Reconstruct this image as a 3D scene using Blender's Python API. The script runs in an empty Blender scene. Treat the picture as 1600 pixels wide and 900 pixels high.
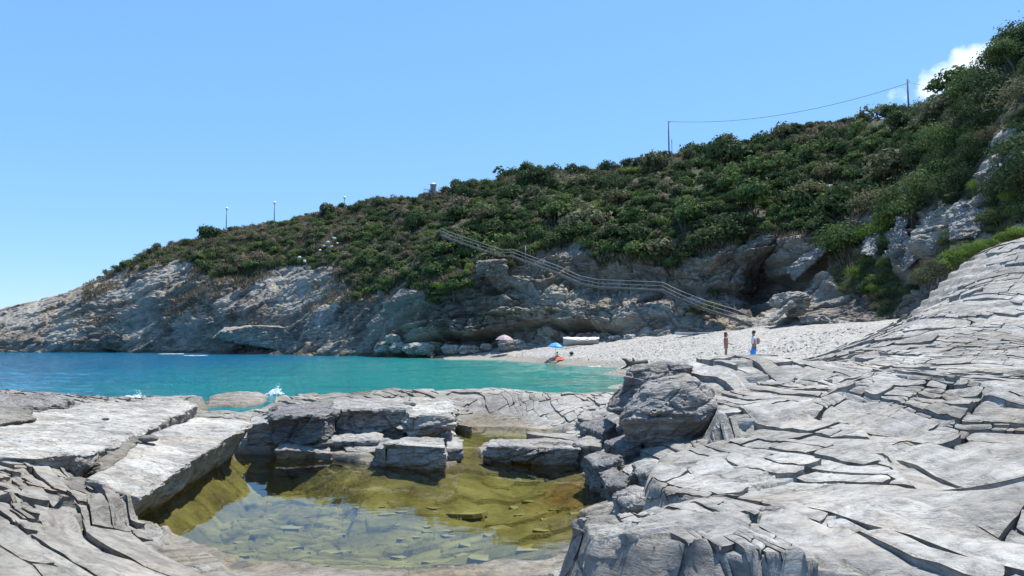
import bpy, bmesh, math, random
import numpy as np
from mathutils import Vector, Matrix
R = math.radians
random.seed(7); rng = np.random.default_rng(11)
C = bpy.context.scene.collection
scene = bpy.context.scene

# ------------------------------------------------------------------ camera, sky, sun, exposure
F = 1111.0; EYE = 2.8; PITCH = 4.12
cd = bpy.data.cameras.new('camera'); cam = bpy.data.objects.new('camera', cd); C.objects.link(cam)
cam.location = (0, 0, EYE); cam.rotation_euler = (R(90 + PITCH), 0, 0)
cd.lens = 36 * F / 1600; cd.sensor_width = 36; cd.clip_start = .1; cd.clip_end = 20000
scene.camera = cam
SUN_AZ, SUN_EL = 44.0, 65.0            # azimuth clockwise from +Y (the view direction)
w = bpy.data.worlds.new('World'); scene.world = w; w.use_nodes = True
wn, wl = w.node_tree.nodes, w.node_tree.links
sky = wn.new('ShaderNodeTexSky'); sky.sky_type = 'NISHITA'; sky.sun_disc = False
sky.sun_elevation = R(SUN_EL); sky.sun_rotation = R(SUN_AZ)
sky.air_density = 1.0; sky.dust_density = 0.0; sky.ozone_density = 4.0; sky.altitude = 0
bg = wn['Background']; bg.inputs['Strength'].default_value = .15

sd = bpy.data.lights.new('sun', 'SUN'); so = bpy.data.objects.new('sun', sd); C.objects.link(so)
sd.energy = 5.0; sd.angle = R(.5); sd.color = (1, .965, .90)
a, e = R(SUN_AZ), R(SUN_EL)
sv = Vector((math.sin(a) * math.cos(e), math.cos(a) * math.cos(e), math.sin(e)))
so.rotation_euler = (-sv).to_track_quat('-Z', 'Y').to_euler(); so.location = (60, 20, 90)
vs = scene.view_settings
vs.view_transform = 'Standard'; vs.look = 'None'; vs.gamma = 1; vs.exposure = 0.75; vs.use_curve_mapping = False
scene.cycles.max_bounces = 8; scene.cycles.transparent_max_bounces = 12
scene.cycles.caustics_reflective = False; scene.cycles.caustics_refractive = False

# ------------------------------------------------------------------ surveying helpers
cp, sp = math.cos(R(PITCH)), math.sin(R(PITCH))
def ray(px, py):
    u = (px - 800) / F; v = (450 - py) / F
    return u, cp - v * sp, sp + v * cp
def atY(px, py, Y):
    u, fy, fz = ray(px, py); k = Y / fy
    return (u * k, Y, EYE + fz * k)
def atz(px, py, z):
    u, fy, fz = ray(px, py); k = (z - EYE) / fz
    return (u * k, fy * k, z)
def proj(x, y, z):
    dz = z - EYE
    d = y * cp + dz * sp; v = -y * sp + dz * cp
    return 800 + F * x / d, 450 - F * v / d, d

# ------------------------------------------------------------------ noise in numpy
def _h(ix, iy, iz, s):
    n = (ix.astype(np.int64) * 374761393 + iy.astype(np.int64) * 668265263 + iz.astype(np.int64) * 2147483647 + s * 1274126177) & 0xffffffff
    n = ((n ^ (n >> 13)) * 1274126177) & 0xffffffff
    n = ((n ^ (n >> 16)) * 2246822519) & 0xffffffff
    return ((n ^ (n >> 15)) & 0xffffff) / float(0xffffff)
def noise(x, y, z, s=0):
    x, y, z = np.broadcast_arrays(x, y, z)
    fx, fy, fz = np.floor(x), np.floor(y), np.floor(z)
    ix, iy, iz = fx.astype(np.int64), fy.astype(np.int64), fz.astype(np.int64)
    tx, ty, tz = x - fx, y - fy, z - fz
    tx = tx * tx * tx * (tx * (tx * 6 - 15) + 10); ty = ty * ty * ty * (ty * (ty * 6 - 15) + 10); tz = tz * tz * tz * (tz * (tz * 6 - 15) + 10)
    r = 0
    for a in (0, 1):
        wa = tx if a else 1 - tx
        for b in (0, 1):
            wb = ty if b else 1 - ty
            for c in (0, 1):
                wc = tz if c else 1 - tz
                r = r + wa * wb * wc * _h(ix + a, iy + b, iz + c, s)
    return r * 2 - 1
def fbm(x, y, z, o=4, s=0, g=.5):
    r = 0; am = 1; k = 1.0
    for i in range(o):
        r = r + am * noise(x * k + 17.3 * i, y * k - 9.1 * i, z * k + 3.7 * i, s + i); am *= g; k *= 2.03
    return r
def step1(t, s=0, sharp=6.0):
    """random value per layer, with a sharp change between layers"""
    f = np.floor(t); u = t - f
    z = np.zeros_like(f, dtype=np.int64)
    a = _h(f.astype(np.int64), z, z, s); b = _h(f.astype(np.int64) + 1, z, z, s)
    k = np.clip((u - .5) * sharp + .5, 0, 1); k = k * k * (3 - 2 * k)
    return a * (1 - k) + b * k
def vor2(x, y, s=0):
    ix, iy = np.floor(x), np.floor(y)
    f1 = np.full(x.shape, 9.); f2 = np.full(x.shape, 9.)
    cx = np.zeros(x.shape); cy = np.zeros(x.shape); cid = np.zeros(x.shape)
    z = np.zeros(x.shape, dtype=np.int64)
    for a in (-1, 0, 1):
        for b in (-1, 0, 1):
            jx, jy = (ix + a).astype(np.int64), (iy + b).astype(np.int64)
            qx = jx + .1 + .8 * _h(jx, jy, z, s); qy = jy + .1 + .8 * _h(jx, jy, z + 1, s)
            d = np.hypot(x - qx, y - qy)
            m = d < f1
            f2 = np.where(m, f1, np.minimum(f2, d)); f1 = np.where(m, d, f1)
            cx = np.where(m, qx, cx); cy = np.where(m, qy, cy)
            cid = np.where(m, _h(jx, jy, z + 2, s), cid)
    return f1, f2, cid, x - cx, y - cy
def vor3(x, y, zz, s=0):
    ix, iy, iz = np.floor(x), np.floor(y), np.floor(zz)
    f1 = np.full(x.shape, 9.); f2 = np.full(x.shape, 9.); cid = np.zeros(x.shape); cb = np.zeros(x.shape)
    for a in (-1, 0, 1):
        for b in (-1, 0, 1):
            for c in (-1, 0, 1):
                jx, jy, jz = (ix + a).astype(np.int64), (iy + b).astype(np.int64), (iz + c).astype(np.int64)
                h1 = _h(jx, jy, jz, s); h2 = _h(jx, jy, jz, s + 5); h3 = _h(jx, jy, jz, s + 9)
                d = np.sqrt((x - jx - h1) ** 2 + (y - jy - h2) ** 2 + (zz - jz - h3) ** 2)
                m = d < f1
                f2 = np.where(m, f1, np.minimum(f2, d)); f1 = np.where(m, d, f1)
                cid = np.where(m, h1, cid); cb = np.where(m, h2, cb)
    return f1, f2, cid, cb
def sstep(a, b, x):
    t = np.clip((x - a) / (b - a), 0, 1); return t * t * (3 - 2 * t)
def poly_sdf(px, py, poly):
    """signed distance to a closed polygon, negative inside"""
    P = np.array(poly, float); n = len(P)
    d = np.full(px.shape, 1e9); ins = np.zeros(px.shape, bool)
    for i in range(n):
        ax, ay = P[i][:2]; bx, by = P[(i + 1) % n][:2]
        ex, ey = bx - ax, by - ay
        t = np.clip(((px - ax) * ex + (py - ay) * ey) / (ex * ex + ey * ey + 1e-12), 0, 1)
        d = np.minimum(d, np.hypot(px - ax - t * ex, py - ay - t * ey))
        c = ((ay > py) != (by > py)) & (px < ex * (py - ay) / (ey if abs(ey) > 1e-9 else 1e-9) + ax)
        ins ^= c
    return np.where(ins, -d, d)
class TPS:
    def __init__(s, pts, vals, lam=1e-3):
        P = np.array(pts, float); n = len(P); s.P = P
        K = s.U(np.hypot(P[:, None, 0] - P[None, :, 0], P[:, None, 1] - P[None, :, 1])) + lam * np.eye(n)
        Q = np.c_[np.ones(n), P]
        A = np.block([[K, Q], [Q.T, np.zeros((3, 3))]])
        s.w = np.linalg.solve(A, np.r_[np.array(vals, float), 0, 0, 0])
    @staticmethod
    def U(r): return r * r * np.log(r + 1e-9)
    def __call__(s, x, y):
        r = s.w[-3] + s.w[-2] * x + s.w[-1] * y
        for (a, b), k in zip(s.P, s.w): r = r + k * s.U(np.hypot(x - a, y - b))
        return r

# ------------------------------------------------------------------ mesh helpers
def mesh_from(name, V, Fc, mats, parent=None, smooth=False, attrs=None):
    V = np.asarray(V, dtype=np.float32); Fc = np.asarray(Fc, dtype=np.int32)
    me = bpy.data.meshes.new(name); k = Fc.shape[1]
    me.vertices.add(len(V)); me.vertices.foreach_set('co', V.ravel())
    me.loops.add(Fc.size); me.loops.foreach_set('vertex_index', Fc.ravel())
    me.polygons.add(len(Fc)); me.polygons.foreach_set('loop_start', np.arange(0, Fc.size, k, dtype=np.int32))
    me.polygons.foreach_set('loop_total', np.full(len(Fc), k, dtype=np.int32))
    if smooth: me.polygons.foreach_set('use_smooth', np.ones(len(Fc), dtype=bool))
    for an, av in (attrs or {}).items():
        at = me.attributes.new(an, 'FLOAT', 'POINT'); at.data.foreach_set('value', np.asarray(av, dtype=np.float32))
    me.update(calc_edges=True)
    for m in (mats if isinstance(mats, (list, tuple)) else [mats]): me.materials.append(m)
    o = bpy.data.objects.new(name, me); C.objects.link(o)
    if parent: o.parent = parent
    return o
def grid_faces(nr, nc):
    i = np.arange(nr * nc).reshape(nr, nc)
    return np.stack([i[:-1, :-1], i[:-1, 1:], i[1:, 1:], i[1:, :-1]], -1).reshape(-1, 4)
def tag(o, label=None, cat=None, group=None, kind=None):
    if label: o['label'] = label
    if cat: o['category'] = cat
    if group: o['group'] = group
    if kind: o['kind'] = kind
    return o
def empty(name, loc, rz=0):
    o = bpy.data.objects.new(name, None); C.objects.link(o); o.location = loc; o.rotation_euler = (0, 0, rz); o.empty_display_size = .3
    return o
class MB:
    def __init__(s): s.bm = bmesh.new()
    def tube(s, pts, rad, n=8, cap=True):
        pts = [Vector(p) for p in pts]; rad = rad if isinstance(rad, (list, tuple)) else [rad] * len(pts)
        rings = []
        for i, p in enumerate(pts):
            d = (pts[min(i + 1, len(pts) - 1)] - pts[max(i - 1, 0)]).normalized()
            q = d.to_track_quat('Z', 'Y')
            rings.append([s.bm.verts.new(p + q @ Vector((math.cos(t * 2 * math.pi / n) * rad[i], math.sin(t * 2 * math.pi / n) * rad[i], 0))) for t in range(n)])
        for a, b in zip(rings, rings[1:]):
            for k in range(n): s.bm.faces.new((a[k], a[(k + 1) % n], b[(k + 1) % n], b[k]))
        if cap: s.bm.faces.new(rings[0][::-1]); s.bm.faces.new(rings[-1])
        return s
    def box(s, c, size, rot=None):
        M = Matrix.Translation(c) @ (rot.to_4x4() if rot else Matrix.Identity(4)) @ Matrix.Diagonal((*size, 1))
        bmesh.ops.create_cube(s.bm, size=1, matrix=M); return s
    def sphere(s, c, r, seg=14):
        r = r if isinstance(r, tuple) else (r, r, r)
        bmesh.ops.create_uvsphere(s.bm, u_segments=seg, v_segments=seg // 2 + 2, radius=1, matrix=Matrix.Translation(c) @ Matrix.Diagonal((*r, 1))); return s
    def lathe(s, prof, n=16, M=None):
        M = M or Matrix.Identity(4); rings = []
        for r, z in prof:
            rings.append([s.bm.verts.new(M @ Vector((math.cos(t * 2 * math.pi / n) * r, math.sin(t * 2 * math.pi / n) * r, z))) for t in range(n)])
        for a, b in zip(rings, rings[1:]):
            for k in range(n): s.bm.faces.new((a[k], a[(k + 1) % n], b[(k + 1) % n], b[k]))
        return s
    def build(s, name, mat, parent=None, smooth=False):
        me = bpy.data.meshes.new(name); s.bm.normal_update(); s.bm.to_mesh(me); s.bm.free(); me.materials.append(mat)
        if smooth:
            for p in me.polygons: p.use_smooth = True
        o = bpy.data.objects.new(name, me); C.objects.link(o)
        if parent: o.parent = parent
        return o

# ------------------------------------------------------------------ materials
def newmat(name):
    m = bpy.data.materials.new(name); m.use_nodes = True; nt = m.node_tree
    return m, nt, nt.nodes, nt.links, nt.nodes['Principled BSDF']
def plain(name, col, rough=.6, metal=0, var=.12, scale=6, bump=0):
    m, nt, N, L, b = newmat(name)
    tc = N.new('ShaderNodeTexCoord'); nz = N.new('ShaderNodeTexNoise'); nz.inputs['Scale'].default_value = scale; nz.inputs['Detail'].default_value = 5
    L.new(tc.outputs['Object'], nz.inputs['Vector'])
    cr = N.new('ShaderNodeValToRGB'); L.new(nz.outputs[0], cr.inputs[0])
    cr.color_ramp.elements[0].position = .3; cr.color_ramp.elements[1].position = .7
    cr.color_ramp.elements[0].color = (*[c * (1 - var) for c in col], 1); cr.color_ramp.elements[1].color = (*[min(1, c * (1 + var)) for c in col], 1)
    L.new(cr.outputs[0], b.inputs['Base Color']); b.inputs['Roughness'].default_value = rough; b.inputs['Metallic'].default_value = metal
    if bump:
        bp = N.new('ShaderNodeBump'); bp.inputs['Strength'].default_value = bump; bp.inputs['Distance'].default_value = .02
        L.new(nz.outputs[0], bp.inputs['Height']); L.new(bp.outputs[0], b.inputs['Normal'])
    return m
def ramp(N, L, src, stops):
    r = N.new('ShaderNodeValToRGB'); L.new(src, r.inputs[0]); els = r.color_ramp.elements
    els[0].position, els[0].color = stops[0][0], (*stops[0][1], 1); els[1].position, els[1].color = stops[-1][0], (*stops[-1][1], 1)
    for p, c in stops[1:-1]:
        e = els.new(p); e.color = (*c, 1)
    return r.outputs[0]
def mixc(N, L, fac, a, b, mode='MIX'):
    m = N.new('ShaderNodeMix'); m.data_type = 'RGBA'; m.blend_type = mode
    for sock, v in ((m.inputs[0], fac), (m.inputs[6], a), (m.inputs[7], b)):
        if isinstance(v, (int, float)): sock.default_value = v
        elif isinstance(v, tuple): sock.default_value = (*v, 1)
        else: L.new(v, sock)
    return m.outputs[2]
def mth(N, L, op, *a, clamp=False):
    m = N.new('ShaderNodeMath'); m.operation = op; m.use_clamp = clamp
    for i, v in enumerate(a):
        if isinstance(v, (int, float)): m.inputs[i].default_value = v
        else: L.new(v, m.inputs[i])
    return m.outputs[0]
def tex_noise(N, L, vec, scale, detail=6, rough=.55, dist=0):
    t = N.new('ShaderNodeTexNoise'); t.inputs['Scale'].default_value = scale; t.inputs['Detail'].default_value = detail
    t.inputs['Roughness'].default_value = rough; t.inputs['Distortion'].default_value = dist; L.new(vec, t.inputs['Vector']); return t.outputs[0]
def mapping(N, L, vec, rot=(0, 0, 0), scale=(1, 1, 1)):
    m = N.new('ShaderNodeMapping'); m.inputs['Rotation'].default_value = rot; m.inputs['Scale'].default_value = scale; L.new(vec, m.inputs['Vector']); return m.outputs[0]

def rock_mat(name, light, mid, warm, S=1.0, bed=(0, 0, 0), cracks=.5, stain=True, veg=False, wet_z=.0, bump=1.0, white=0.0):
    """layered schist: S = size of the features in metres"""
    m, nt, N, L, b = newmat(name)
    pos = N.new('ShaderNodeNewGeometry').outputs['Position']
    warp = N.new('ShaderNodeTexNoise'); warp.inputs['Scale'].default_value = .6 / S; warp.inputs['Detail'].default_value = 3; L.new(pos, warp.inputs['Vector'])
    va = N.new('ShaderNodeVectorMath'); va.operation = 'MULTIPLY_ADD'; L.new(warp.outputs['Color'], va.inputs[0]); va.inputs[1].default_value = (.5 * S,) * 3; L.new(pos, va.inputs[2])
    wp = va.outputs[0]
    big = tex_noise(N, L, pos, .35 / S, 5, .6)
    lay = tex_noise(N, L, mapping(N, L, wp, bed, (1, 1, 9)), 1.0 / S, 7, .65)          # along the bedding
    fine = tex_noise(N, L, mapping(N, L, wp, bed, (1, 1, 3)), 7 / S, 8, .7)
    micro = tex_noise(N, L, pos, 45 / S, 4, .7)
    c = ramp(N, L, big, [(.32, mid), (.5, tuple((a + q) / 2 for a, q in zip(light, mid))), (.66, light)])
    c = mixc(N, L, mth(N, L, 'MULTIPLY', ramp(N, L, tex_noise(N, L, pos, .8 / S, 5, .65), [(.48, (0, 0, 0)), (.66, (1, 1, 1))]), .55), c, warm)
    c = mixc(N, L, .40 if name == 'bedrock' else .75, c, ramp(N, L, lay, [(.34, (.34, .33, .33)), (.44, (.82, .82, .82)), (.6, (1.10, 1.09, 1.07))]), 'MULTIPLY')
    c = mixc(N, L, .8, c, ramp(N, L, fine, [(.33, (.42, .41, .41)), (.47, (.92, .92, .92)), (.68, (1.18, 1.16, 1.13))]), 'MULTIPLY')
    # joints: dark dirt filled cracks
    v1 = N.new('ShaderNodeTexVoronoi'); v1.feature = 'DISTANCE_TO_EDGE'; v1.inputs['Scale'].default_value = 1.0 / S
    L.new(mapping(N, L, wp, (bed[0], bed[1], R(35)), (.8, 2.2, 3.0)), v1.inputs['Vector'])
    v2 = N.new('ShaderNodeTexVoronoi'); v2.feature = 'DISTANCE_TO_EDGE'; v2.inputs['Scale'].default_value = 3.1 / S
    L.new(mapping(N, L, wp, (bed[0], bed[1], R(20)), (.7, 1.8, 4.0)), v2.inputs['Vector'])
    k1 = ramp(N, L, v1.outputs['Distance'], [(.0, (0, 0, 0)), (.035, (1, 1, 1))]); k2 = ramp(N, L, v2.outputs['Distance'], [(.0, (0, 0, 0)), (.05, (1, 1, 1))])
    gate = ramp(N, L, tex_noise(N, L, pos, 1.3 / S, 3), [(.42, (1, 1, 1)), (.56, (0, 0, 0))])
    k2g = mth(N, L, 'MAXIMUM', k2, gate)
    gate1 = ramp(N, L, tex_noise(N, L, pos, .7 / S, 3), [(.44, (1, 1, 1)), (.58, (0, 0, 0))])
    kk = mth(N, L, 'MULTIPLY', mth(N, L, 'MAXIMUM', k1, gate1), k2g)
    c = mixc(N, L, mth(N, L, 'MULTIPLY', mth(N, L, 'SUBTRACT', 1.0, kk), cracks), c, (.06, .055, .05))
    sx = N.new('ShaderNodeSeparateXYZ'); L.new(pos, sx.inputs[0]); z = sx.outputs[2]
    if white:   # salt-bleached, pale calcite faces low on the cliff
        wm = mth(N, L, 'MULTIPLY', ramp(N, L, tex_noise(N, L, pos, .13, 4), [(.45, (0, 0, 0)), (.58, (1, 1, 1))]), white)
        c = mixc(N, L, wm, c, (.48, .455, .40))
    if stain:   # the band the sea wets: ochre and dark algae
        zz = mth(N, L, 'ADD', z, mth(N, L, 'MULTIPLY', mth(N, L, 'SUBTRACT', big, .5), .5))
        t = N.new('ShaderNodeMapRange'); L.new(zz, t.inputs[0]); t.inputs[1].default_value = wet_z; t.inputs[2].default_value = wet_z + .22; t.inputs[3].default_value = 1; t.inputs[4].default_value = 0
        c = mixc(N, L, mth(N, L, 'MULTIPLY', t.outputs[0], .7), c, ramp(N, L, fine, [(.35, (.07, .055, .035)), (.65, (.26, .20, .11))]))
    if veg:
        sa = N.new('ShaderNodeAttribute'); sa.attribute_name = 'seep_shade'  # dark rock colour: painted shade of the ravine and cliff, plus wet stains
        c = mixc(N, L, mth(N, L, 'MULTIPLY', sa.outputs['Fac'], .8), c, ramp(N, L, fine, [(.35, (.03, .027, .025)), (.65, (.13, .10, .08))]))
        at = N.new('ShaderNodeAttribute'); at.attribute_name = 'veg'
        soil = ramp(N, L, tex_noise(N, L, pos, .5, 6, .7), [(.3, (.025, .035, .015)), (.5, (.05, .055, .025)), (.62, (.13, .105, .06)), (.75, (.04, .055, .02))])
        vm = mth(N, L, 'ADD', at.outputs['Fac'], mth(N, L, 'MULTIPLY', mth(N, L, 'SUBTRACT', tex_noise(N, L, pos, .4, 6, .7), .5), .9))
        c = mixc(N, L, ramp(N, L, vm, [(.42, (0, 0, 0)), (.6, (1, 1, 1))]), c, soil)
    if name in ('bedrock', 'pale_slab'):
        pt = ramp(N, L, tex_noise(N, L, mapping(N, L, pos, (0, 0, R(30)), (1, 1.6, 2)), 2.3, 8, .72, .6), [(.40, (.50, .49, .48)), (.50, (.95, .94, .93)), (.62, (1.12, 1.12, 1.12))])
        c = mixc(N, L, .6, c, pt, 'MULTIPLY')
        li = ramp(N, L, tex_noise(N, L, pos, 5.5, 7, .75), [(.60, (0, 0, 0)), (.68, (1, 1, 1))])
        c = mixc(N, L, mth(N, L, 'MULTIPLY', li, .45), c, (.25, .19, .12))
        st_ = ramp(N, L, tex_noise(N, L, mapping(N, L, pos, (0, 0, R(-60)), (.5, 1.6, 1)), .9, 7, .7, .4), [(.50, (0, 0, 0)), (.66, (1, 1, 1))])
        c = mixc(N, L, mth(N, L, 'MULTIPLY', st_, .65), c, (.17, .155, .135))
    if name == 'bedrock':
        ta = N.new('ShaderNodeAttribute'); ta.attribute_name = 'tone'
        c = mixc(N, L, 1.0, c, ramp(N, L, ta.outputs['Fac'], [(.0, (.74, .73, .71)), (.5, (1, 1, 1)), (1.0, (1.14, 1.14, 1.15))]), 'MULTIPLY')
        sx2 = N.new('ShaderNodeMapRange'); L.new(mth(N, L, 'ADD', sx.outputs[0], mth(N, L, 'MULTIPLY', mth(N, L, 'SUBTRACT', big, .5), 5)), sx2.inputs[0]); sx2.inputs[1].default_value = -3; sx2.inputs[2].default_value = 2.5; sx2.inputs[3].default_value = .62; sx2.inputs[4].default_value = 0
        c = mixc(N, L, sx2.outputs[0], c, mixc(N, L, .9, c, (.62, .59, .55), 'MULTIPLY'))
        # algae-covered floor of the rock pools
        t = N.new('ShaderNodeMapRange'); L.new(z, t.inputs[0]); t.inputs[1].default_value = -.02; t.inputs[2].default_value = -.22; t.inputs[3].default_value = 0; t.inputs[4].default_value = 1
        al = ramp(N, L, tex_noise(N, L, pos, 1.1, 6, .65), [(.3, (.08, .07, .028)), (.5, (.18, .165, .065)), (.7, (.31, .29, .14))])
        wd_ = N.new('ShaderNodeVectorMath'); wd_.operation = 'DISTANCE'; L.new(pos, wd_.inputs[0]); wd_.inputs[1].default_value = atz(930, 770, -.2)
        wf = N.new('ShaderNodeMapRange'); L.new(mth(N, L, 'ADD', wd_.outputs['Value'], mth(N, L, 'MULTIPLY', mth(N, L, 'SUBTRACT', fine, .5), 2.4)), wf.inputs[0]); wf.inputs[1].default_value = .7; wf.inputs[2].default_value = 1.5; wf.inputs[3].default_value = .9; wf.inputs[4].default_value = 0
        al = mixc(N, L, wf.outputs[0], al, ramp(N, L, lay, [(.4, (.06, .028, .008)), (.6, (.26, .15, .05))]))
        c = mixc(N, L, t.outputs[0], c, al)
    L.new(c, b.inputs['Base Color']); b.inputs['Roughness'].default_value = .86
    b.inputs['Specular IOR Level'].default_value = .25
    h = mth(N, L, 'ADD', mth(N, L, 'MULTIPLY', lay, .22 if name == 'bedrock' else .5), mth(N, L, 'MULTIPLY', fine, .28))
    h = mth(N, L, 'ADD', h, mth(N, L, 'MULTIPLY', micro, .09 if name == 'bedrock' else .05))
    h = mth(N, L, 'ADD', h, mth(N, L, 'MULTIPLY', kk, .03 if name == 'bedrock' else .12))
    bp = N.new('ShaderNodeBump'); bp.inputs['Strength'].default_value = .9 * bump; bp.inputs['Distance'].default_value = .16 * S
    L.new(h, bp.inputs['Height']); L.new(bp.outputs[0], b.inputs['Normal'])
    return m
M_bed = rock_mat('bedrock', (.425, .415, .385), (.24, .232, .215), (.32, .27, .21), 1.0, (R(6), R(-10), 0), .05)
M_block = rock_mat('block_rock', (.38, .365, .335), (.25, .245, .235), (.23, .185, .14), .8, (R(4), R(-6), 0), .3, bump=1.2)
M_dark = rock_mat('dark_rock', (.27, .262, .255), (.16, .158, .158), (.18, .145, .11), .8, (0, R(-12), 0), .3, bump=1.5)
M_slab = rock_mat('pale_slab', (.47, .46, .425), (.30, .29, .27), (.36, .31, .24), 1.0, (R(4), R(-8), R(20)), .25, wet_z=-.05)
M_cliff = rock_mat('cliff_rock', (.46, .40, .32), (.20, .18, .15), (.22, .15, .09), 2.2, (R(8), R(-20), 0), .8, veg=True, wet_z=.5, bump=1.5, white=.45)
M_boulder = rock_mat('pale_boulder', (.46, .44, .40), (.30, .29, .27), (.28, .24, .18), 1.5, (0, 0, 0), .3, stain=False)

def beach_mat():
    m, nt, N, L, b = newmat('pebbles')
    pos = N.new('ShaderNodeNewGeometry').outputs['Position']
    v = N.new('ShaderNodeTexVoronoi'); v.inputs['Scale'].default_value = 3.2; L.new(pos, v.inputs['Vector'])
    v2 = N.new('ShaderNodeTexVoronoi'); v2.inputs['Scale'].default_value = 9; L.new(pos, v2.inputs['Vector'])
    g = N.new('ShaderNodeRGBToBW'); L.new(v.outputs['Color'], g.inputs[0])
    g2 = N.new('ShaderNodeRGBToBW'); L.new(v2.outputs['Color'], g2.inputs[0])
    f = mth(N, L, 'ADD', mth(N, L, 'MULTIPLY', g.outputs[0], .5), mth(N, L, 'MULTIPLY', g2.outputs[0], .5))
    c = ramp(N, L, f, [(.2, (.165, .155, .135)), (.45, (.265, .25, .225)), (.75, (.38, .365, .335))])
    sx = N.new('ShaderNodeSeparateXYZ'); L.new(pos, sx.inputs[0])
    zz = mth(N, L, 'ADD', sx.outputs[2], mth(N, L, 'MULTIPLY', mth(N, L, 'SUBTRACT', tex_noise(N, L, pos, .25, 4), .5), .5))
    t = N.new('ShaderNodeMapRange'); L.new(zz, t.inputs[0]); t.inputs[1].default_value = .45; t.inputs[2].default_value = .70; t.inputs[3].default_value = 1; t.inputs[4].default_value = 0
    c = mixc(N, L, mth(N, L, 'MULTIPLY', t.outputs[0], .7), c, (.19, .165, .13))
    L.new(c, b.inputs['Base Color']); b.inputs['Roughness'].default_value = .9
    bp = N.new('ShaderNodeBump'); bp.inputs['Strength'].default_value = 1; bp.inputs['Distance'].default_value = .12
    L.new(mth(N, L, 'ADD', mth(N, L, 'MULTIPLY', v.outputs['Distance'], -1), mth(N, L, 'MULTIPLY', v2.outputs['Distance'], -.4)), bp.inputs['Height']); L.new(bp.outputs[0], b.inputs['Normal'])
    return m
M_beach = beach_mat()
M_out = rock_mat('outcrop_rock', (.44, .43, .41), (.22, .22, .22), (.24, .19, .14), 2.2, (0, 0, 0), .6, stain=False, bump=1.4)

def sea_mat():
    m, nt, N, L, b = newmat('sea_water')
    pos = N.new('ShaderNodeNewGeometry').outputs['Position']
    at = N.new('ShaderNodeAttribute'); at.attribute_name = 'depth'
    d = mth(N, L, 'ADD', at.outputs['Fac'], mth(N, L, 'MULTIPLY', mth(N, L, 'SUBTRACT', tex_noise(N, L, mapping(N, L, pos, (0, 0, R(-8)), (.35, 1, 1)), .13, 5, .6), .5), .30))
    c = ramp(N, L, d, [(.0, (.17, .30, .22)), (.10, (.04, .30, .235)), (.38, (.015, .25, .25)), (.66, (.006, .155, .27)), (1.0, (.003, .08, .20))])
    # weed beds on the sea floor
    wd = ramp(N, L, tex_noise(N, L, mapping(N, L, pos, (0, 0, 0), (.3, 1, 1)), .22, 4, .6), [(.56, (0, 0, 0)), (.66, (1, 1, 1))])
    c = mixc(N, L, mth(N, L, 'MULTIPLY', wd, .4), c, (.005, .09, .15))
    L.new(c, b.inputs['Base Color']); b.inputs['Roughness'].default_value = .07; b.inputs['IOR'].default_value = 1.33
    b.inputs['Specular IOR Level'].default_value = .42
    w1 = tex_noise(N, L, mapping(N, L, pos, (0, 0, R(12)), (.45, 1, 1)), 1.6, 6, .62)
    w2 = tex_noise(N, L, mapping(N, L, pos, (0, 0, R(-20)), (.6, 1, 1)), 5.5, 4, .6)
    h = mth(N, L, 'ADD', w1, mth(N, L, 'MULTIPLY', w2, .45))
    bp = N.new('ShaderNodeBump'); bp.inputs['Strength'].default_value = 1; bp.inputs['Distance'].default_value = .9
    L.new(h, bp.inputs['Height']); L.new(bp.outputs[0], b.inputs['Normal'])
    return m
M_sea = sea_mat()
def pool_mat(name, tint, ripple):
    m, nt, N, L, b = newmat(name); out = N['Material Output']; N.remove(b)
    pos = N.new('ShaderNodeNewGeometry').outputs['Position']
    tr = N.new('ShaderNodeBsdfTransparent'); tr.inputs[0].default_value = (*tint, 1)
    gl = N.new('ShaderNodeBsdfGlossy'); gl.inputs['Roughness'].default_value = .015
    fr = N.new('ShaderNodeFresnel'); fr.inputs['IOR'].default_value = 1.36
    mx = N.new('ShaderNodeMixShader'); L.new(fr.outputs[0], mx.inputs[0]); L.new(tr.outputs[0], mx.inputs[1]); L.new(gl.outputs[0], mx.inputs[2]); L.new(mx.outputs[0], out.inputs[0])
    bp = N.new('ShaderNodeBump'); bp.inputs['Strength'].default_value = ripple; bp.inputs['Distance'].default_value = .02
    L.new(tex_noise(N, L, mapping(N, L, pos, (0, 0, 0), (.5, 1, 1)), 2.5, 3, .5), bp.inputs['Height'])
    L.new(bp.outputs[0], gl.inputs['Normal']); L.new(bp.outputs[0], fr.inputs['Normal'])
    return m
M_pool = pool_mat('pool_water', (.84, .84, .66), .10)

def leaf_mat(name, dark, light, dry=0.0):
    m, nt, N, L, b = newmat(name)
    oi = N.new('ShaderNodeObjectInfo'); geo = N.new('ShaderNodeNewGeometry')
    at = N.new('ShaderNodeAttribute'); at.attribute_name = 'tone'
    f = mth(N, L, 'ADD', mth(N, L, 'MULTIPLY', at.outputs['Fac'], .6), mth(N, L, 'MULTIPLY', oi.outputs['Random'], .35))
    f = mth(N, L, 'ADD', f, mth(N, L, 'MULTIPLY', mth(N, L, 'SUBTRACT', tex_noise(N, L, geo.outputs['Position'], .12, 3), .5), .8))
    c = ramp(N, L, f, [(.1, dark), (.5, tuple((p + q) / 2 for p, q in zip(dark, light))), (.9, light)])
    L.new(c, b.inputs['Base Color']); b.inputs['Roughness'].default_value = .85; b.inputs['Specular IOR Level'].default_value = .08
    tl = N.new('ShaderNodeBsdfTranslucent'); L.new(c, tl.inputs[0]); mx = N.new('ShaderNodeMixShader'); mx.inputs[0].default_value = .22
    L.new(b.outputs[0], mx.inputs[1]); L.new(tl.outputs[0], mx.inputs[2]); L.new(mx.outputs[0], N['Material Output'].inputs[0])
    return m
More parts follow.
